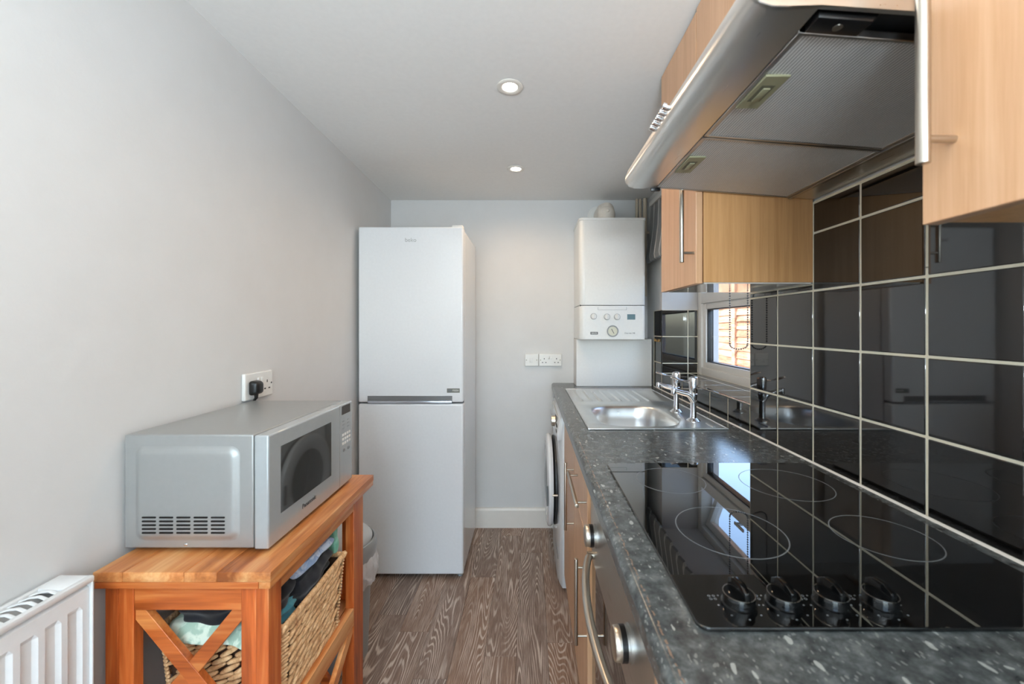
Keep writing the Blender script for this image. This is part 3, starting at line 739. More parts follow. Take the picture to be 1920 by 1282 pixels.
def dial(px, py, r, par):
    x, z = bp(px, py)
    m = MB(); m.lathe([(r*.93, -.0), (r, 0), (r, -.0012), (r*.93, -.0012), (r*.93, 0)], (x, by, z), 'y', 40); k = m.build('knob_scale', 'print', par)
    m = MB(); m.lathe([(r*.86, 0), (r*.80, -.012), (r*.74, -.013), (0, -.013)], (x, by, z), 'y', 32); m.box(x-.0035, x+.0035, by-.020, by-.011, z-r*.8, z+r*.8, bev=.0015); m.build('knob', 'white_plastic', par)
dial(1113, 593, .0185, bo); dial(1138, 594, .0185, bo); dial(1157, 594, .0185, bo)
x, z = bp(1148.5, 620.5)
m = MB(); m.lathe([(.032, 0), (.034, -.006), (.031, -.008), (.027, -.006)], (x, by, z), 'y', 40, False); g = m.build('pressure_gauge', plain('gauge_ring', (168, 172, 172), .35), bo)
m = MB(); m.lathe([(.027, -.003), (0, -.003)], (x, by, z), 'y', 32, False); m.build('gauge_face', plain('gauge_card', (222, 220, 200), .4), g)
m = MB(); m.box(x-.0015, x+.0015, by-.0042, by-.0036, z-.016, z+.014); bmesh.ops.rotate(m.b, verts=m.b.verts, cent=(x, by, z), matrix=Matrix.Rotation(-.5, 3, 'Y')); m.build('gauge_needle', 'print_dark', g)
x0, z1 = bp(1176, 589); x1, z0 = bp(1191, 599)
box(x0, x1, by-.0015, by+.002, z0, z1, bev=.0005).build('display', 'lcd', bo)
x, z = bp(1114, 624.5); m = MB(); m.prism([(a_, b_) for a_, b_ in rrect(x-.022, x+.022, z-.008, z+.008, .004)], 'y', by-.0012, by+.001); bd = m.build('badge', 'print', bo)
text('BAXI', .014, 'white_plastic', bo, (x, by-.0016, z), 'y-')
x, z = bp(1181, 624.5); text('Duo-tec HE', .0125, 'print', bo, (x, by-.0005, z), 'y-')
x0, z1 = bp(1121, 575.5); x1, z0 = bp(1175, 581)
m = MB(); m.box(x0, x1, by-.0006, by+.001, z0, z0+.0012); m.box(x0, x0+.0012, by-.0006, by+.001, z0, z1); m.box(x1-.0012, x1, by-.0006, by+.001, z0, z1); m.build('flap_outline', 'print', bo)
m = MB(); m.tube([(.468, 2.44, 1.935), (.468, 2.44, 1.985), (.468, 2.46, 2.018), (.468, 2.50, 2.025), (.468, YF-.001, 2.025)], .052, seg=28); m.sphere((.468, 2.445, 1.990), .0545, seg=24); m.sphere((.468, 2.392, 2.0), .011, seg=12)
fl_ = m.build('flue_elbow', 'flue', bo)
m = MB(); m.lathe([(.072, 0), (.072, -.006), (.060, -.014), (.055, -.016)], (.448, YF-.001, 2.020), 'y', 32); m.build('flue_collar', 'white_plastic', bo)
for i, (x, y, rr) in enumerate(((.692, 2.585, .0085), (.714, 2.583, .0085), (.741, 2.57, .012))):
    m = MB(); m.cyl((x, y, WT+.562), (x, y, ceil_z(y)-.001), rr, seg=16)
    o = m.build('heating_pipe', 'pipe'); tag(o, ['thin cream pipe right of the boiler, leftmost of three', 'thin cream pipe right of the boiler, middle of three', 'thickest cream pipe right of the boiler, against the right wall'][i], 'pipe', 'cream pipes beside the boiler')
m = MB(); m.box(.745, XW, 2.552, 2.562, 1.90, 1.915, bev=.001); cl_ = m.build('pipe_clip', 'pipe'); tag(cl_, 'small cream clip holding the pipes beside the boiler', 'pipe clip')

# brass hook on the tiles
m = MB(); m.tube([(XT-.001, 2.385, 1.222), (XT-.014, 2.385, 1.220), (XT-.020, 2.385, 1.226), (XT-.018, 2.385, 1.234)], .0024, seg=8); m.tube([(XT-.001, 2.365, 1.222), (XT-.014, 2.365, 1.220), (XT-.020, 2.365, 1.226), (XT-.018, 2.365, 1.234)], .0024, seg=8)
m.box(XT-.003, XT+.0005, 2.355, 2.395, 1.216, 1.232, bev=.001); o = m.build('wall_hook', 'brass'); tag(o, 'small brass double hook on the black tiles beside the boiler', 'hook')

# ------------------------------------------------------------------ sockets
def socket(px0, px1, single, label):
    K = 750/YF; x0, x1 = (px0-993)/K, (px1-993)/K; z0, z1 = EYE-(686-612)/K, EYE-(663-612)/K
    t = thing('wall_socket' if not single else 'fused_switch', label, 'socket' if not single else 'switch', ((x0+x1)/2, YF, z0))
    yf = YF-.014
    box(x0, x1, yf, YF-.0005, z0, z1, bev=.004, seg=3).build('faceplate', 'white_plastic', t)
    zc = (z0+z1)/2
    for xx in (x0+.011, x1-.011):
        m = MB(); m.cyl((xx, yf-.0006, zc), (xx, yf+.001, zc), .0032, seg=12); m.build('screw', 'khaki', t)
    if single: box((x0+x1)/2-.014, (x0+x1)/2+.006, yf-.003, yf+.001, zc-.016, zc+.014, bev=.001).build('rocker', 'white_plastic', t)
    else:
        for s_ in (-1, 1):
            cx = (x0+x1)/2+s_*.040; m = MB()
            m.box(cx-.0022, cx+.0022, yf-.0006, yf+.001, zc+.004, zc+.013)
            for q in (-.011, .011): m.box(cx+q-.004, cx+q+.004, yf-.0006, yf+.001, zc-.018, zc-.0135)
            m.build('pin_holes', 'grey_dark', t)
            box((x0+x1)/2+s_*.0085-.005, (x0+x1)/2+s_*.0085+.005, yf-.004, yf+.001, zc+.006, zc+.025, bev=.0015).build('rocker', 'white_plastic', t)
socket(984, 1009.6, True, 'single white fused switch plate on the far wall')
socket(1010.4, 1053, False, 'white double socket on the far wall beside the boiler boxing')
# left wall double socket with a black plug
t = thing('wall_socket', 'white double socket on the left wall above the microwave', 'socket', (XL, 1.33, 1.072))
xf = XL+.013
box(XL+.0005, xf, 1.255, 1.392, EYE-.236, EYE-.150, bev=.004, seg=3).build('faceplate', 'white_plastic', t)
zc = EYE-.193
m = MB(); cy = 1.361; m.box(xf-.001, xf+.0006, cy-.002, cy+.002, zc+.004, zc+.013)
for q in (-.011, .011): m.box(xf-.001, xf+.0006, cy+q-.004, cy+q+.004, zc-.018, zc-.0135)
m.cyl((xf-.001, 1.383, zc), (xf+.0006, 1.383, zc), .003, seg=10); m.build('pin_holes', 'grey_dark', t)
for cy in (1.317, 1.333): box(xf-.001, xf+.004, cy-.005, cy+.005, zc+.006, zc+.025, bev=.0015).build('rocker', 'white_plastic', t)
pg = thing('mains_plug', 'black moulded mains plug in the left wall socket', 'plug', (xf, 1.291, zc))
m = MB(); b = bmesh.new(); bmesh.ops.create_cube(b, size=1)
bmesh.ops.transform(b, matrix=Matrix.Translation((xf+.0145, 1.289, zc-.004)) @ Matrix.Diagonal((.028, .046, .050, 1)), verts=b.verts)
for v in b.verts:
    if v.co.x > xf+.02: v.co.y = 1.289+(v.co.y-1.289)*.72; v.co.z = zc-.004+(v.co.z-zc+.004)*.72
bmesh.ops.bevel(b, geom=b.edges[:], offset=.009, segments=4, profile=.5, affect='EDGES'); m.join(b); m.build('body', 'black', pg)
m = MB(); m.tube([(xf+.012, 1.289, zc-.024), (xf+.012, 1.289, zc-.036), (xf+.002, 1.295, zc-.046), (XL+.0052, 1.303, zc-.058), (XL+.0045, 1.322, zc-.14), (XL+.0045, 1.335, zc-.24)], [.0065, .0055, .0038, .0032, .0032, .0032], seg=10); m.build('cable', 'black', pg)

# ------------------------------------------------------------------ fridge freezer
fr_ = thing('fridge_freezer', 'tall white fridge freezer against the far left corner', 'fridge freezer', (-.61, 2.31, 0))
fx0, fx1, fy0, fy1 = -.8885, -.3435, 2.072, 2.542
box(fx0+.002, fx1-.001, fy0+.058, fy1, .030, 1.812, bev=.004).build('cabinet', 'white_gloss', fr_)
dt = box(fx0, fx1, fy0, fy0+.054, .914, 1.824, bev=.009, seg=4).build('upper_door', 'white_gloss', fr_)
box(fx0, fx1, fy0, fy0+.054, .022, .9065, bev=.009, seg=4).build('lower_door', 'white_gloss', fr_)
box(fx0+.004, fx1-.004, fy0+.052, fy0+.060, .03, 1.81).build('door_seal', 'print', fr_)
K = 362.0
zr0, zr1 = EYE-(756-612)/K, EYE-(742-612)/K
m = MB(); xa, xb = (689-993)/K, (848-993)/K
m.box(xa, xb, fy0-.0008, fy0+.004, zr0, zr1, bev=.001); rec = m.build('handle_recess', plain('recess_grey', (132, 134, 136), .3, .4), dt)
m = MB(); m.box(xa+.002, xb-.002, fy0-.0022, fy0, zr0, zr0+.012, bev=.0008); m.build('handle_lip', plain('recess_lip', (196, 202, 212), .2, .5), dt)
x0, x1 = (838-993)/K, (862-993)/K; z0, z1 = EYE-(736.0-612)/K, EYE-(728-612)/K
bd = box(x0, x1, fy0-.0012, fy0+.001, z0, z1, bev=.0004).build('badge', plain('badge_grey', (120, 120, 112), .35, .5), dt)
box(x0+.004, x0+.025, fy0-.0018, fy0, z0+.006, z1-.004).build('badge_symbol', 'print', dt); text('FRESH', .012, 'white_plastic', dt, ((x0+x1)/2+.012, fy0-.0016, (z0+z1)/2), 'y-')
text('beko', .030, plain('logo_silver', (200, 204, 206), .2, .8).name and 'silver', dt, ((770-993)/K, fy0-.0006, EYE+(612-450)/K), 'y-', ext=.0006)
m = MB(); m.box(fx1-.06, fx1-.004, fy0+.006, fy0+.05, 1.812, 1.834, bev=.004); m.build('hinge_cover', 'white_plastic', fr_)
for x in (fx0+.035, fx1-.022):
    for y in (fy0+.035, fy1-.05):
        m = MB(); m.cyl((x, y, 0.0005), (x, y, .03), .013, seg=16); m.build('foot', 'bin', fr_)
m = MB(); m.cyl((fx1-.012, fy0+.03, .012), (fx1-.012, fy0+.03, .026), .012, seg=14); m.build('lower_hinge', 'handle_steel', fr_)

# ------------------------------------------------------------------ washing machine
wm = thing('washing_machine', 'white front-loading washing machine at the end of the worktop', 'washing machine', (.42, 2.24, 0))
wy0, wy1 = 1.974, 2.560
pf = [(.70, wy0), (.70, wy1), (.160, wy1)]
cyc = (wy0+wy1)/2
for k in range(15):
    t = k/14; y = wy1+(wy0-wy1)*t; u = (y-cyc)/(wy1-cyc); pf.append((.1405+.022*abs(u)**5, y))
m = MB(); m.prism(pf, 'z', .015, .845, bev=.0015, seg=1); m.build('body', 'white_gloss', wm)
m = MB(); m.box(.175, .70, wy0+.002, wy1-.002, .845, .868, bev=.004); m.build('top', 'white_plastic', wm)
m = MB(); pf2 = [(.1785, .868), (.166, .868), (.148, .845), (.1365, .775), (.1365, .745), (.1785, .745)]; m.prism(pf2, 'y', wy0+.001, wy1-.001, bev=.002); cp = m.build('control_panel', 'white_gloss', wm)
box(.1366, .1385, 2.10, 2.16, .800, .835).build('display', 'black_gloss', cp)
m = MB(); m.lathe([(.030, 0), (.028, -.020), (.024, -.022), (0, -.022)], (.140, 2.20, .79), 'x', 28); m.build('programme_knob', 'handle_steel', cp)
for i in range(3):
    for j in range(2):
        m = MB(); m.cyl((.1345, 2.02+i*.022, .775+j*.028), (.139, 2.02+i*.022, .775+j*.028), .006, seg=12); m.build('button', 'grey_dark', cp)
m = MB(); m.box(.1398, .1425, wy0+.02, wy1-.02, .742, .745); m.box(.1398, .1425, wy0+.02, wy1-.02, .148, .151); m.build('seam', 'print', wm)
dc = (.1405, 2.262, .452)
m = MB(); m.lathe([(.236, 0), (.236, -.008), (.215, -.014), (.19, -.014)], dc, 'x', 56); dl = m.build('door_surround', 'grey_dark', wm)
m = MB(); m.lathe([(.238, -.018), (.246, -.030), (.243, -.042), (.225, -.050), (.180, -.050), (.160, -.040), (.158, -.018)], dc, 'x', 64); dd = m.build('door', 'white_gloss', wm)
m = MB(); m.lathe([(.160, -.040), (.12, -.050), (.07, -.056), (0, -.058)], dc, 'x', 48); m.build('door_glass', 'mw_glass', dd)
box(.086, .0915, dc[1]-.245, dc[1]-.225, .40, .50, bev=.002).build('door_catch', 'print', dd)
m = MB(); m.cyl((.11, dc[1]-.238, .452), (.143, dc[1]-.238, .452), .006, seg=10); m.build('latch_pin', 'handle_steel', wm)

# ------------------------------------------------------------------ downlights
for i, (x, y) in enumerate(((-.070, 1.418), (-.073, 2.113), (-.07, .72), (-.07, .02))):
    zc = ceil_z(y)
    lab = ['round recessed ceiling downlight, the larger nearer one in view', 'round recessed ceiling downlight, farther one toward the boiler', 'round recessed downlight above the camera beside the hood', 'round recessed downlight behind the camera'][i]
    t = thing('downlight', lab, 'ceiling light', (x, y, zc), 'recessed ceiling downlights')
    m = MB(); m.lathe([(.046, .0), (.0465, -.003), (.043, -.0055), (.034, -.006), (.0275, -.0035), (.027, .0)], (x, y, zc), 'z', 40); m.build('trim_ring', 'gloss_white_paint', t)
    m = MB(); m.lathe([(.0272, -.0022), (0, -.0022)], (x, y, zc), 'z', 32, False); m.build('lens', 'lamp', t)
    light('downlight_lamp', 'SPOT', (x, y, zc-.012), (0, 0, 0), DOWNLIGHT_W*(1.0 if i < 2 else .3)*4, DOWNLIGHT_C, spot_size=math.radians(165), spot_blend=.8, shadow_soft_size=.028)

# ------------------------------------------------------------------ radiator
ra = thing('radiator', 'white convector panel radiator low on the left wall', 'radiator', (-.87, .35, .23))
ry0, ry1, rxf, rxb, rz0, rz1 = -.20, .766, -.835, -.898, .235, EYE-.475
# front panel with pressed vertical flutes
b = bmesh.new(); pitch = .0338; prof = []
y = ry1-.022
ys = []
yy = ry1-.004
prof.append((ry1-.004, 0)); 
c0 = .949*.7895-.002
k = 0
while True:
    cy = c0-k*pitch
    if cy < ry0+.03: break
    prof += [(cy+.0035, 0), (cy-.002, -.0055), (cy-.0155, -.0055), (cy-.021, 0)]; k += 1
prof.append((ry0+.004, 0))
zs = [(rz0+.004, 0), (rz0+.035, 0), (rz0+.042, 1), (rz1-.056, 1), (rz1-.047, 0), (rz1-.022, 0), (rz1-.016, -.5)]
grid = [[b.verts.new((rxf-.004+(d*w_ if w_ >= 0 else -.006), y, z)) for y, d in prof] for z, w_ in zs]
for j in range(len(zs)-1):
    for i in range(len(prof)-1): b.faces.new((grid[j][i], grid[j][i+1], grid[j+1][i+1], grid[j+1][i]))
b.faces.ensure_lookup_table(); b.normal_update()
if b.faces[len(b.faces)//2].normal.x < 0: bmesh.ops.reverse_faces(b, faces=b.faces[:])
m = MB(); m.join(b); m.build('front_panel', 'radiator', ra, smooth=False)
box(rxb, rxb+.008, ry0, ry1-.003, rz0, rz1-.012).build('rear_panel', 'radiator', ra)
m = MB(); m.box(rxb-.002, rxf+.001, ry1-.0035, ry1, rz0, rz1-.006, bev=.0015); m.build('end_cover', 'radiator', ra)
m = MB(); m.box(rxb-.002, rxf+.001, ry0-.004, ry0, rz0, rz1-.006, bev=.0015); m.build('end_cover', 'radiator', ra)
m = MB(); m.box(rxf-.010, rxf+.002, ry0, ry1+.001, rz1-.012, rz1, bev=.003); m.box(rxb-.002, rxb+.008, ry0, ry1+.001, rz1-.012, rz1, bev=.003); m.box(rxb-.002, rxf, ry1-.042, ry1+.001, rz1-.010, rz1-.0005, bev=.003)
m.build('top_rail', 'radiator', ra)
fm = None; y = ry1-.050
while y > ry0+.01:
    if fm is None:
        m = MB(); m.tube([(rxb+.004, y-.004, rz1-.006), (rxb+.020, y+.003, rz1-.0025), (rxb+.034, y+.005, rz1-.002), (rxf-.006, y+.001, rz1-.006)], .0035, seg=8, flat=(.9, .5)); f_ = m.build('grille_fin', 'radiator', ra); fm = f_; fy = y
    else:
        c_ = fm.copy(); C.objects.link(c_); c_.location = (0, y-fy, 0)
    y -= .0150
box(rxb+.010, rxf-.012, ry0+.01, ry1-.006, rz1-.13, rz1-.035).build('convector', plain('radiator_inside', (150, 148, 140), .6), ra)

# ------------------------------------------------------------------ teak side table
tb = thing('side_table', 'orange teak side table with X-braced ends under the microwave', 'table', (-.71, 1.085, 0))
tz = EYE-.500; ty0, ty1 = .813, 1.352
seams = [-.889, -.828, -.703, -.636, -.5265]
for a_, b_ in zip(seams[:-1], seams[1:]): box(a_+.0003, b_-.0003, ty0, ty1, tz-.020, tz, bev=.0016).build('top_board', 'teak', tb)
box(-.887, -.553, ty0+.0015, ty0+.030, tz-.0345, tz-.0205, bev=.0012).build('edge_strip', 'teak_x', tb)
box(-.887, -.553, ty1-.030, ty1-.0015, tz-.0345, tz-.0205, bev=.0012).build('edge_strip', 'teak_x', tb)
box(-.552, -.528, ty0+.0015, ty1-.0015, tz-.0345, tz-.0205, bev=.0012).build('edge_strip', 'teak', tb)
box(-.887, -.864, ty0+.031, ty1-.031, tz-.0345, tz-.0205, bev=.0012).build('edge_strip', 'teak', tb)
lx = ((-.880, -.853), (-.5675, -.541))
for xa, xb in lx:
    box(xa, xb, .829, .872, .0005, tz-.035, bev=.0015).build('leg', 'teak_v', tb); box(xa, xb, 1.232, 1.300, .0005, tz-.035, bev=.0015).build('leg', 'teak_v', tb)
for ya, yb in ((.830, .852), (1.276, 1.298)):
    box(-.8525, -.822, ya, yb, .05, tz-.0352, bev=.0012).build('stile', 'teak_v', tb); box(-.5985, -.568, ya, yb, .05, tz-.0352, bev=.0012).build('stile', 'teak_v', tb)
    box(-.8215, -.599, ya+.001, yb-.001, EYE-.589, tz-.0352, bev=.0012).build('end_rail', 'teak_x', tb)
    box(-.8215, -.599, ya+.001, yb-.001, .400, .452, bev=.0012).build('end_rail', 'teak_x', tb)
    box(-.8215, -.599, ya+.001, yb-.001, .06, .10, bev=.0012).build('end_rail', 'teak_x', tb)
def xbrace(ya, yb, z0, z1):
    x0, x1 = -.8215, -.599; L = math.hypot(x1-x0, z1-z0); th = math.atan2(z1-z0, x1-x0)
    for s_, dy in ((1, .0), (-1, .0)):
        hw = .0145; pts = []
        if s_ > 0:
            pts = [(x0, z0), (x0+.020, z0), (x1, z1-.022), (x1, z1), (x1-.020, z1), (x0, z0+.022)]
        else:
            pts = [(x0, z1), (x0, z1-.022), (x1-.020, z0), (x1, z0), (x1, z0+.022), (x0+.020, z1)]
        m = MB(); m.prism(pts, 'y', ya+(.001 if s_ > 0 else -.0005), yb-(.002 if s_ > 0 else .004), bev=.0008, seg=1); m.build('brace', 'teak_x', tb)
xbrace(.834, .852, .452, EYE-.589); xbrace(.834, .852, .10, .40); xbrace(1.278, 1.296, .10, .40)
box(-.5585, -.5415, .8725, 1.2315, EYE-.568, tz-.0352, bev=.0012).build('apron', 'teak', tb); box(-.879, -.862, .8725, 1.2315, EYE-.568, tz-.0352, bev=.0012).build('apron', 'teak', tb)
box(-.5645, -.5405, .8725, 1.2315, EYE-.920, EYE-.867, bev=.0015).build('side_rail', 'teak', tb); box(-.879, -.860, .8725, 1.2315, EYE-.920, EYE-.867, bev=.0015).build('side_rail', 'teak', tb)
sl = [-.858+.0485*k for k in range(7)]
for a_, b_ in zip(sl[:-1], sl[1:]): box(a_+.002, b_-.002, .853, 1.275, EYE-.885, EYE-.8705, bev=.001).build('shelf_slat', 'teak', tb)
box(-.5645, -.5415, .8725, 1.2315, .07, .11, bev=.0015).build('side_rail', 'teak', tb); box(-.879, -.860, .8725, 1.2315, .07, .11, bev=.0015).build('side_rail', 'teak', tb)
for a_, b_ in zip(sl[:-1], sl[1:]): box(a_+.002, b_-.002, .853, 1.275, .085, .0995, bev=.001).build('shelf_slat', 'teak', tb)
# diagonal brace low on the long side
m = MB(); m.prism([(.8725, .11), (.905, .11), (1.2315, .365), (1.2315, .386), (1.205, .386), (.8725, .135)], 'x', -.558, -.544, bev=.001, seg=1); m.build('brace', 'teak', tb)
m = MB(); m.prism([(1.2315, .11), (1.199, .11), (.8725, .365), (.8725, .386), (.899, .386), (1.2315, .135)], 'x', -.5595, -.5425, bev=.001, seg=1); m.build('brace', 'teak', tb)

# ------------------------------------------------------------------ microwave
mw = thing('microwave', 'silver microwave oven standing on the teak side table', 'microwave', (-.735, 1.09, tz))
mx0, mx1, my0, my1, mz0, mz1 = -.896, -.6105, .884, 1.300, tz+.010, EYE-.239
box(mx0, mx1, my0, my1-.004, mz0, mz1, bev=.0035, seg=3).build('case', 'silver', mw)
fd = box(-.608, -.5755, my0-.002, 1.214, mz0-.002, mz1-.0015, bev=.004, seg=3).build('door', 'silver_front', mw)
cp = box(-.608, -.5765, 1.2155, my1, mz0-.002, mz1-.0015, bev=.004, seg=3).build('control_panel', 'silver_front', mw)
box(-.612, -.606, my0+.004, my1-.006, mz0+.003, mz1-.005).build('door_gap', 'grey_dark', mw)
box(-.5775, -.5749, .925, 1.160, EYE-.432, EYE-.2765, bev=.0004, seg=1).build('door_window', 'mw_glass', fd)
text('Panasonic', .0165, 'print_dark', fd, (-.5751, 1.045, EYE-.457), 'x+', squeeze=1.0)
box(-.5775, -.5758, 1.228, 1.284, EYE-.272, EYE-.246).build('display', 'display', cp)
for j in range(3):
    for i in range(4):
        y = 1.230+i*.0150; z = EYE-.331-j*.0135
        box(-.5775, -.5757, y, y+.0115, z-.008, z, bev=.0012).build('button', 'white_plastic', cp)
for j in range(3):
    for i in range(2): box(-.5775, -.5759, 1.234+i*.032, 1.246+i*.032, EYE-.295-j*.011, EYE-.292-j*.011).build('button_print', 'print', cp)
for i in range(2): box(-.5775, -.5757, 1.236+i*.030, 1.248+i*.030, EYE-.388, EYE-.380, bev=.002).build('button', 'print', cp)
# pressed side panel and vent slots
def loft(rings, name, mat, parent):
    b = bmesh.new(); R = [[b.verts.new(p) for p in r_] for r_ in rings]; n = len(R[0])
    for r0_, r1_ in zip(R[:-1], R[1:]):
        for i in range(n): b.faces.new((r0_[i], r0_[(i+1) % n], r1_[(i+1) % n], r1_[i]))
    b.faces.new(R[-1]); bmesh.ops.recalc_face_normals(b, faces=b.faces); m = MB(); m.join(b); o = m.build(name, mat, parent); o.data.polygons[len(o.data.polygons)-1].use_smooth = True; return o
rg = []
for q, d in ((0, 0), (.003, .0006), (.006, .0024), (.010, .0050), (.013, .0062), (.017, .0068), (.024, .0070)):
    rg.append([(x, my0-d, z) for x, z in rrect(-.871+q, -.640-q, EYE-.473+q, EYE-.264-q, .020-q*.4)])
sp = loft(rg, 'side_pressing', 'silver', mw)
sm = None
for i in range(5):
    for j in range(5):
        x = -.850+.0378*i; z = EYE-.4185-.0084*j
        if sm is None:
            m = MB(); m.prism([(p, q) for p, q in rrect(x, x+.031, z-.0020, z+.0020, .0019, 4)], 'y', my0-.0076, my0-.005); sm = m.build('vent_slot', 'black', sp); s0 = (x, z)
        else:
            c_ = sm.copy(); C.objects.link(c_); c_.location = (x-s0[0], 0, z-s0[1])
m = MB(); m.sphere((-.759, my0-.001, EYE-.481), .0045, seg=12, sc=(1, .4, .6)); m.build('screw', 'chrome', mw)
for x in (-.87, -.62):
    for y in (.915, 1.27): m = MB(); m.cyl((x, y, tz+.0002), (x, y, mz0+.002), .012, seg=16); m.build('foot', 'grey_dark', mw)

# ------------------------------------------------------------------ wicker basket
bk = thing('wicker_basket', 'woven water hyacinth basket of clothes on the table shelf', 'basket', (-.69, 1.05, EYE-.868))
bz0, bz1 = EYE-.8690, EYE-.668
def bside(t):     # rectangle of the basket at height fraction t (slight flare)
    e = .012*(1-t); return -.822+e, -.545-e*1.2, .886+e, 1.175-e
x0, x1, y0, y1 = bside(.5)
m = MB(); wth = .006
a0 = bside(0); a1 = bside(1)
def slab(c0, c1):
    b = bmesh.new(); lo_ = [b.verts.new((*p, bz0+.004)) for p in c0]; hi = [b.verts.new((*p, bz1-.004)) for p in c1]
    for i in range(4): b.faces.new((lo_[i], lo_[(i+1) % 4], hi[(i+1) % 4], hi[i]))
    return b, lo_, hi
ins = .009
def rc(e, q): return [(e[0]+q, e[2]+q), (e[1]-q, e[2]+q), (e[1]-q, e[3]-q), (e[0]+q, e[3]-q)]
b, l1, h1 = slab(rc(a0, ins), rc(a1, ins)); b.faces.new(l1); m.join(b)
m.build('shade_lining', 'wicker_shade', bk)  # dark inner sheet standing in for the shade between the strands
# weave: short fat strands, each leaning over the next stake, row on row
m = MB(); rows_n = 10; random.seed(11)
proto = bmesh.new(); bmesh.ops.create_icosphere(proto, subdivisions=2, radius=1)
pv = [v.co.copy() for v in proto.verts]; pfc = [[v.index for v in f.verts] for f in proto.faces]; proto.free()
V, F = [], []
def strand(c, tdir, ndir, L, th, lean):
    tdir = Vector(tdir).normalized(); ndir = Vector(ndir).normalized(); updir = Vector((0, 0, 1))
    ax = (tdir*math.cos(lean)+updir*math.sin(lean)); bx_ = ndir; cx_ = ax.cross(bx_)
    base = len(V)
    for p in pv:
        q = Vector((max(-1, min(1, p.x*1.15)), p.y, p.z)); V.append(Vector(c)+ax*(q.x*L/2)+bx_*(q.y*th*.55)+cx_*(q.z*th*.5))
    F.extend([[base+i for i in f] for f in pfc])
for r in range(rows_n):
    t = (r+.5)/rows_n; z = bz0+.004+(bz1-bz0-.010)*t; e = bside(t)
    sides = (((e[1], e[2]), (0, 1), e[3]-e[2], (1, 0)), ((e[0], e[2]), (1, 0), e[1]-e[0], (0, -1)), ((e[0], e[2]), (0, 1), e[3]-e[2], (-1, 0)), ((e[0], e[3]), (1, 0), e[1]-e[0], (0, 1)))
    for (px, py), (dx, dy), Ls, (nx, ny) in sides:
        step = .0345; n_ = int(Ls/step)+1; off = (r % 2)*step*.5
        for i in range(n_+1):
            u = i*Ls/n_+off-(.0 if r % 2 else 0)
            if u < .018 or u > Ls-.018: continue
            j = random.uniform(-.0015, .0015)
            strand((px+dx*u+nx*j, py+dy*u+ny*j, z+random.uniform(-.001, .001)), (dx, dy, 0), (nx, ny, 0), 0.048+random.uniform(-.004, .005), .0118, math.radians(21+random.uniform(-7, 7)))
me = bpy.data.meshes.new('weave'); org = Vector(bk['_o']); me.from_pydata([v-org for v in V], [], F); me.materials.append(M['wicker']); me.polygons.foreach_set('use_smooth', [True]*len(me.polygons))
wv_ = bpy.data.objects.new('weave', me); C.objects.link(wv_); wv_.parent = bk; stuff(wv_)
V, F = [], []
for zt_ in range(22):
    e = bside(zt_/21)
    for cx_, cy_ in ((e[0], e[2]), (e[1], e[2]), (e[1], e[3]), (e[0], e[3])):
        strand((cx_*1.0+(.004 if cx_ == e[0] else -.004), cy_+(.004 if cy_ == e[2] else -.004), bz0+.006+(bz1-bz0-.012)*zt_/21), (1, 1 if (cx_ == e[0]) != (cy_ == e[2]) else -1, 0), (1, 0, 0), .026, .012, .35)
me = bpy.data.meshes.new('corner_braid'); me.from_pydata([v-org for v in V], [], F); me.materials.append(M['wicker']); me.polygons.foreach_set('use_smooth', [True]*len(me.polygons))
cbr = bpy.data.objects.new('corner_braid', me); C.objects.link(cbr); cbr.parent = bk; stuff(cbr)
# coiled rim and bottom edge
V, F = [], []
for zz, tt, th in ((bz1-.002, 1.0, .020), (bz0+.007, 0.0, .013)):
    e = bside(tt)
    for (px, py), (dx, dy), Ls, (nx, ny) in (((e[1], e[2]), (0, 1), e[3]-e[2], (1, 0)), ((e[0], e[2]), (1, 0), e[1]-e[0], (0, -1)), ((e[0], e[2]), (0, 1), e[3]-e[2], (-1, 0)), ((e[0], e[3]), (1, 0), e[1]-e[0], (0, 1))):
        n_ = int(Ls/.0082)
        for i in range(n_+1):
            u = i*Ls/n_; strand((px+dx*u, py+dy*u, zz), (dx, dy, 0), (nx, ny, 0), .0215, th*.62, math.radians(52))
    me = bpy.data.meshes.new('rim'); me.from_pydata([v-org for v in V], [], F); me.materials.append(M['wicker']); me.polygons.foreach_set('use_smooth', [True]*len(me.polygons))
    rm = bpy.data.objects.new('rim' if tt else 'base_edge', me); C.objects.link(rm); rm.parent = bk; stuff(rm); V, F = [], []

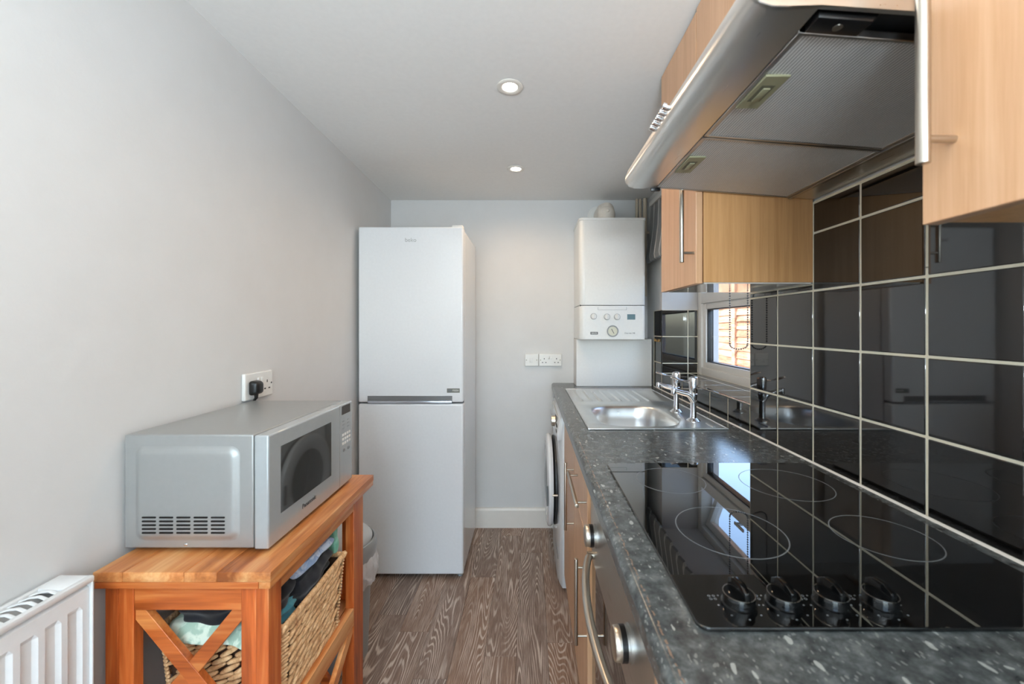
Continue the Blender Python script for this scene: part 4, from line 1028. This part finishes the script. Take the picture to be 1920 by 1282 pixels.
# ------------------------------------------------------------------ clothes in the basket
def cloth(name, label, mat, c, size, seed, amp=.012, fold=2, group='clothes heaped in the basket', droop=None, rot=0):
    b = bmesh.new(); bmesh.ops.create_cube(b, size=2); bmesh.ops.subdivide_edges(b, edges=b.edges[:], cuts=17, use_grid_fill=True)
    for v in b.verts:
        p = v.co.copy(); q = Vector((p.x, p.y, p.z))
        # rounded slab
        l = max(abs(p.x), abs(p.y), abs(p.z)); sp_ = p.normalized()*l
        q = p.lerp(sp_, .42)
        s_ = Vector((q.x*size[0]/2, q.y*size[1]/2, q.z*size[2]/2))
        n1 = mnoise.noise(Vector((s_.x*14+seed, s_.y*14, s_.z*20))); n2 = mnoise.noise(Vector((s_.x*45, s_.y*38+seed*3, s_.z*45)))
        ridge = abs(mnoise.noise(Vector((s_.x*22+s_.y*18, s_.y*9+seed*2, s_.z*9))))
        fo_ = .5*amp*math.sin((q.z+1)*math.pi*fold+n1*2.0)*(1-abs(q.z)*.5)
        d = p.normalized(); s_ += d*(amp*n1+amp*.4*n2-amp*1.0*ridge)+Vector((d.x, d.y, 0))*fo_
        if droop: s_.z -= droop(s_.x, s_.y)
        v.co = s_
    bmesh.ops.rotate(b, verts=b.verts, cent=(0, 0, 0), matrix=Matrix.Rotation(rot, 3, 'Z'))
    m = MB(); m.join(b, Matrix.Translation(c)); o = m.build(name, mat, origin=(c[0], c[1], c[2]-size[2]/2))
    md = o.modifiers.new('sub', 'SUBSURF'); md.levels = 1; md.render_levels = 1
    return tag(o, label, 'clothing', group)
bt = EYE-.655
cloth('folded_shirt', 'pale green patterned shirt hanging over the basket near end', 'cloth_green', (-.69, .907, bt-.004), (.225, .098, .034), 1.3, .006, 1, droop=lambda x, y: max(0, (-.034-y))*1.3+(.5*max(0, x-.05) if y < 0 else 0))
cloth('folded_trousers', 'black folded garment on top at the basket near end', 'cloth_black', (-.665, .922, bt+.034), (.215, .112, .060), 4.1, .008, 2)
cloth('folded_trousers', 'crumpled black garment showing above the basket front edge', 'cloth_black', (-.612, 1.045, bt+.008), (.125, .19, .070), 7.7, .011, 2, rot=.05)
cloth('folded_shirt', 'pale blue and white shirt lying over the black garment', 'cloth_blue', (-.612, 1.050, bt+.055), (.125, .20, .026), 9.2, .006, 1, rot=-.05)
cloth('folded_shirt', 'crumpled blue patterned shirt at the basket far end', 'cloth_blue', (-.628, 1.130, bt+.040), (.10, .07, .085), 12.2, .010, 2)
cloth('rolled_towel', 'mint green towel curled at the basket far end', 'cloth_mint', (-.606, 1.165, bt+.034), (.10, .032, .075), 15.5, .006, 1)
cloth('folded_shirt', 'teal garment low behind the basket front rim by the near leg', 'cloth_teal', (-.588, .925, bt-.006), (.06, .085, .045), 18.5, .008, 2)
cloth('folded_trousers', 'dark navy garment filling the basket behind the others', 'cloth_navy', (-.74, 1.06, bt-.015), (.15, .21, .06), 21.5, .010, 2)

# ------------------------------------------------------------------ bin with liner
bn = thing('waste_bin', 'round grey plastic bin between the table and fridge', 'bin', (-.752, 1.585, 0))
bc = (-.752, 1.585, 0)
m = MB(); m.lathe([(.098, .001), (.104, .004), (.118, .40), (.122, .415), (.116, .415), (.112, .39), (.10, .02)], bc, 'z', 48); m.build('body', 'bin', bn)
m = MB(); m.lathe([(.126, .395), (.1345, .398), (.139, .430), (.1385, .452), (.133, .462), (.126, .462), (.124, .45), (.122, .41)], bc, 'z', 56); m.build('rim', 'bin', bn)
m = MB(); m.lathe([(.121, .455), (.1205, .468), (.108, .484), (.07, .497), (0, .503)], bc, 'z', 48); m.build('lid', plain('bin_lid', (196, 202, 204), .3), bn)
b = bmesh.new(); n = 120; rows = []
for j in range(14):
    t = j/13; z = .418-.125*t
    ring = []
    for i in range(n):
        a_ = 2*math.pi*i/n; w_ = mnoise.noise(Vector((math.cos(a_)*3.1, math.sin(a_)*3.1, t*1.6))); w2 = mnoise.noise(Vector((math.cos(a_)*9, math.sin(a_)*9, t*5+9)))
        rr = .128+.020*math.sin(min(1, t*1.7)*math.pi*.5)*(1+.5*w_)+.008*w2*min(1, t*3)+.004*math.sin(a_*22)*t-.016*t*t
        ring.append(b.verts.new((bc[0]+rr*math.cos(a_), bc[1]+rr*math.sin(a_), z+.030*t*w_+.012*t*w2)))
    rows.append(ring)
for j in range(13):
    for i in range(n): b.faces.new((rows[j][i], rows[j][(i+1) % n], rows[j+1][(i+1) % n], rows[j+1][i]))
bmesh.ops.recalc_face_normals(b, faces=b.faces); m = MB(); m.join(b); m.build('liner', 'liner', bn)

for o in bpy.data.objects:
    if '_o' in o: del o['_o']
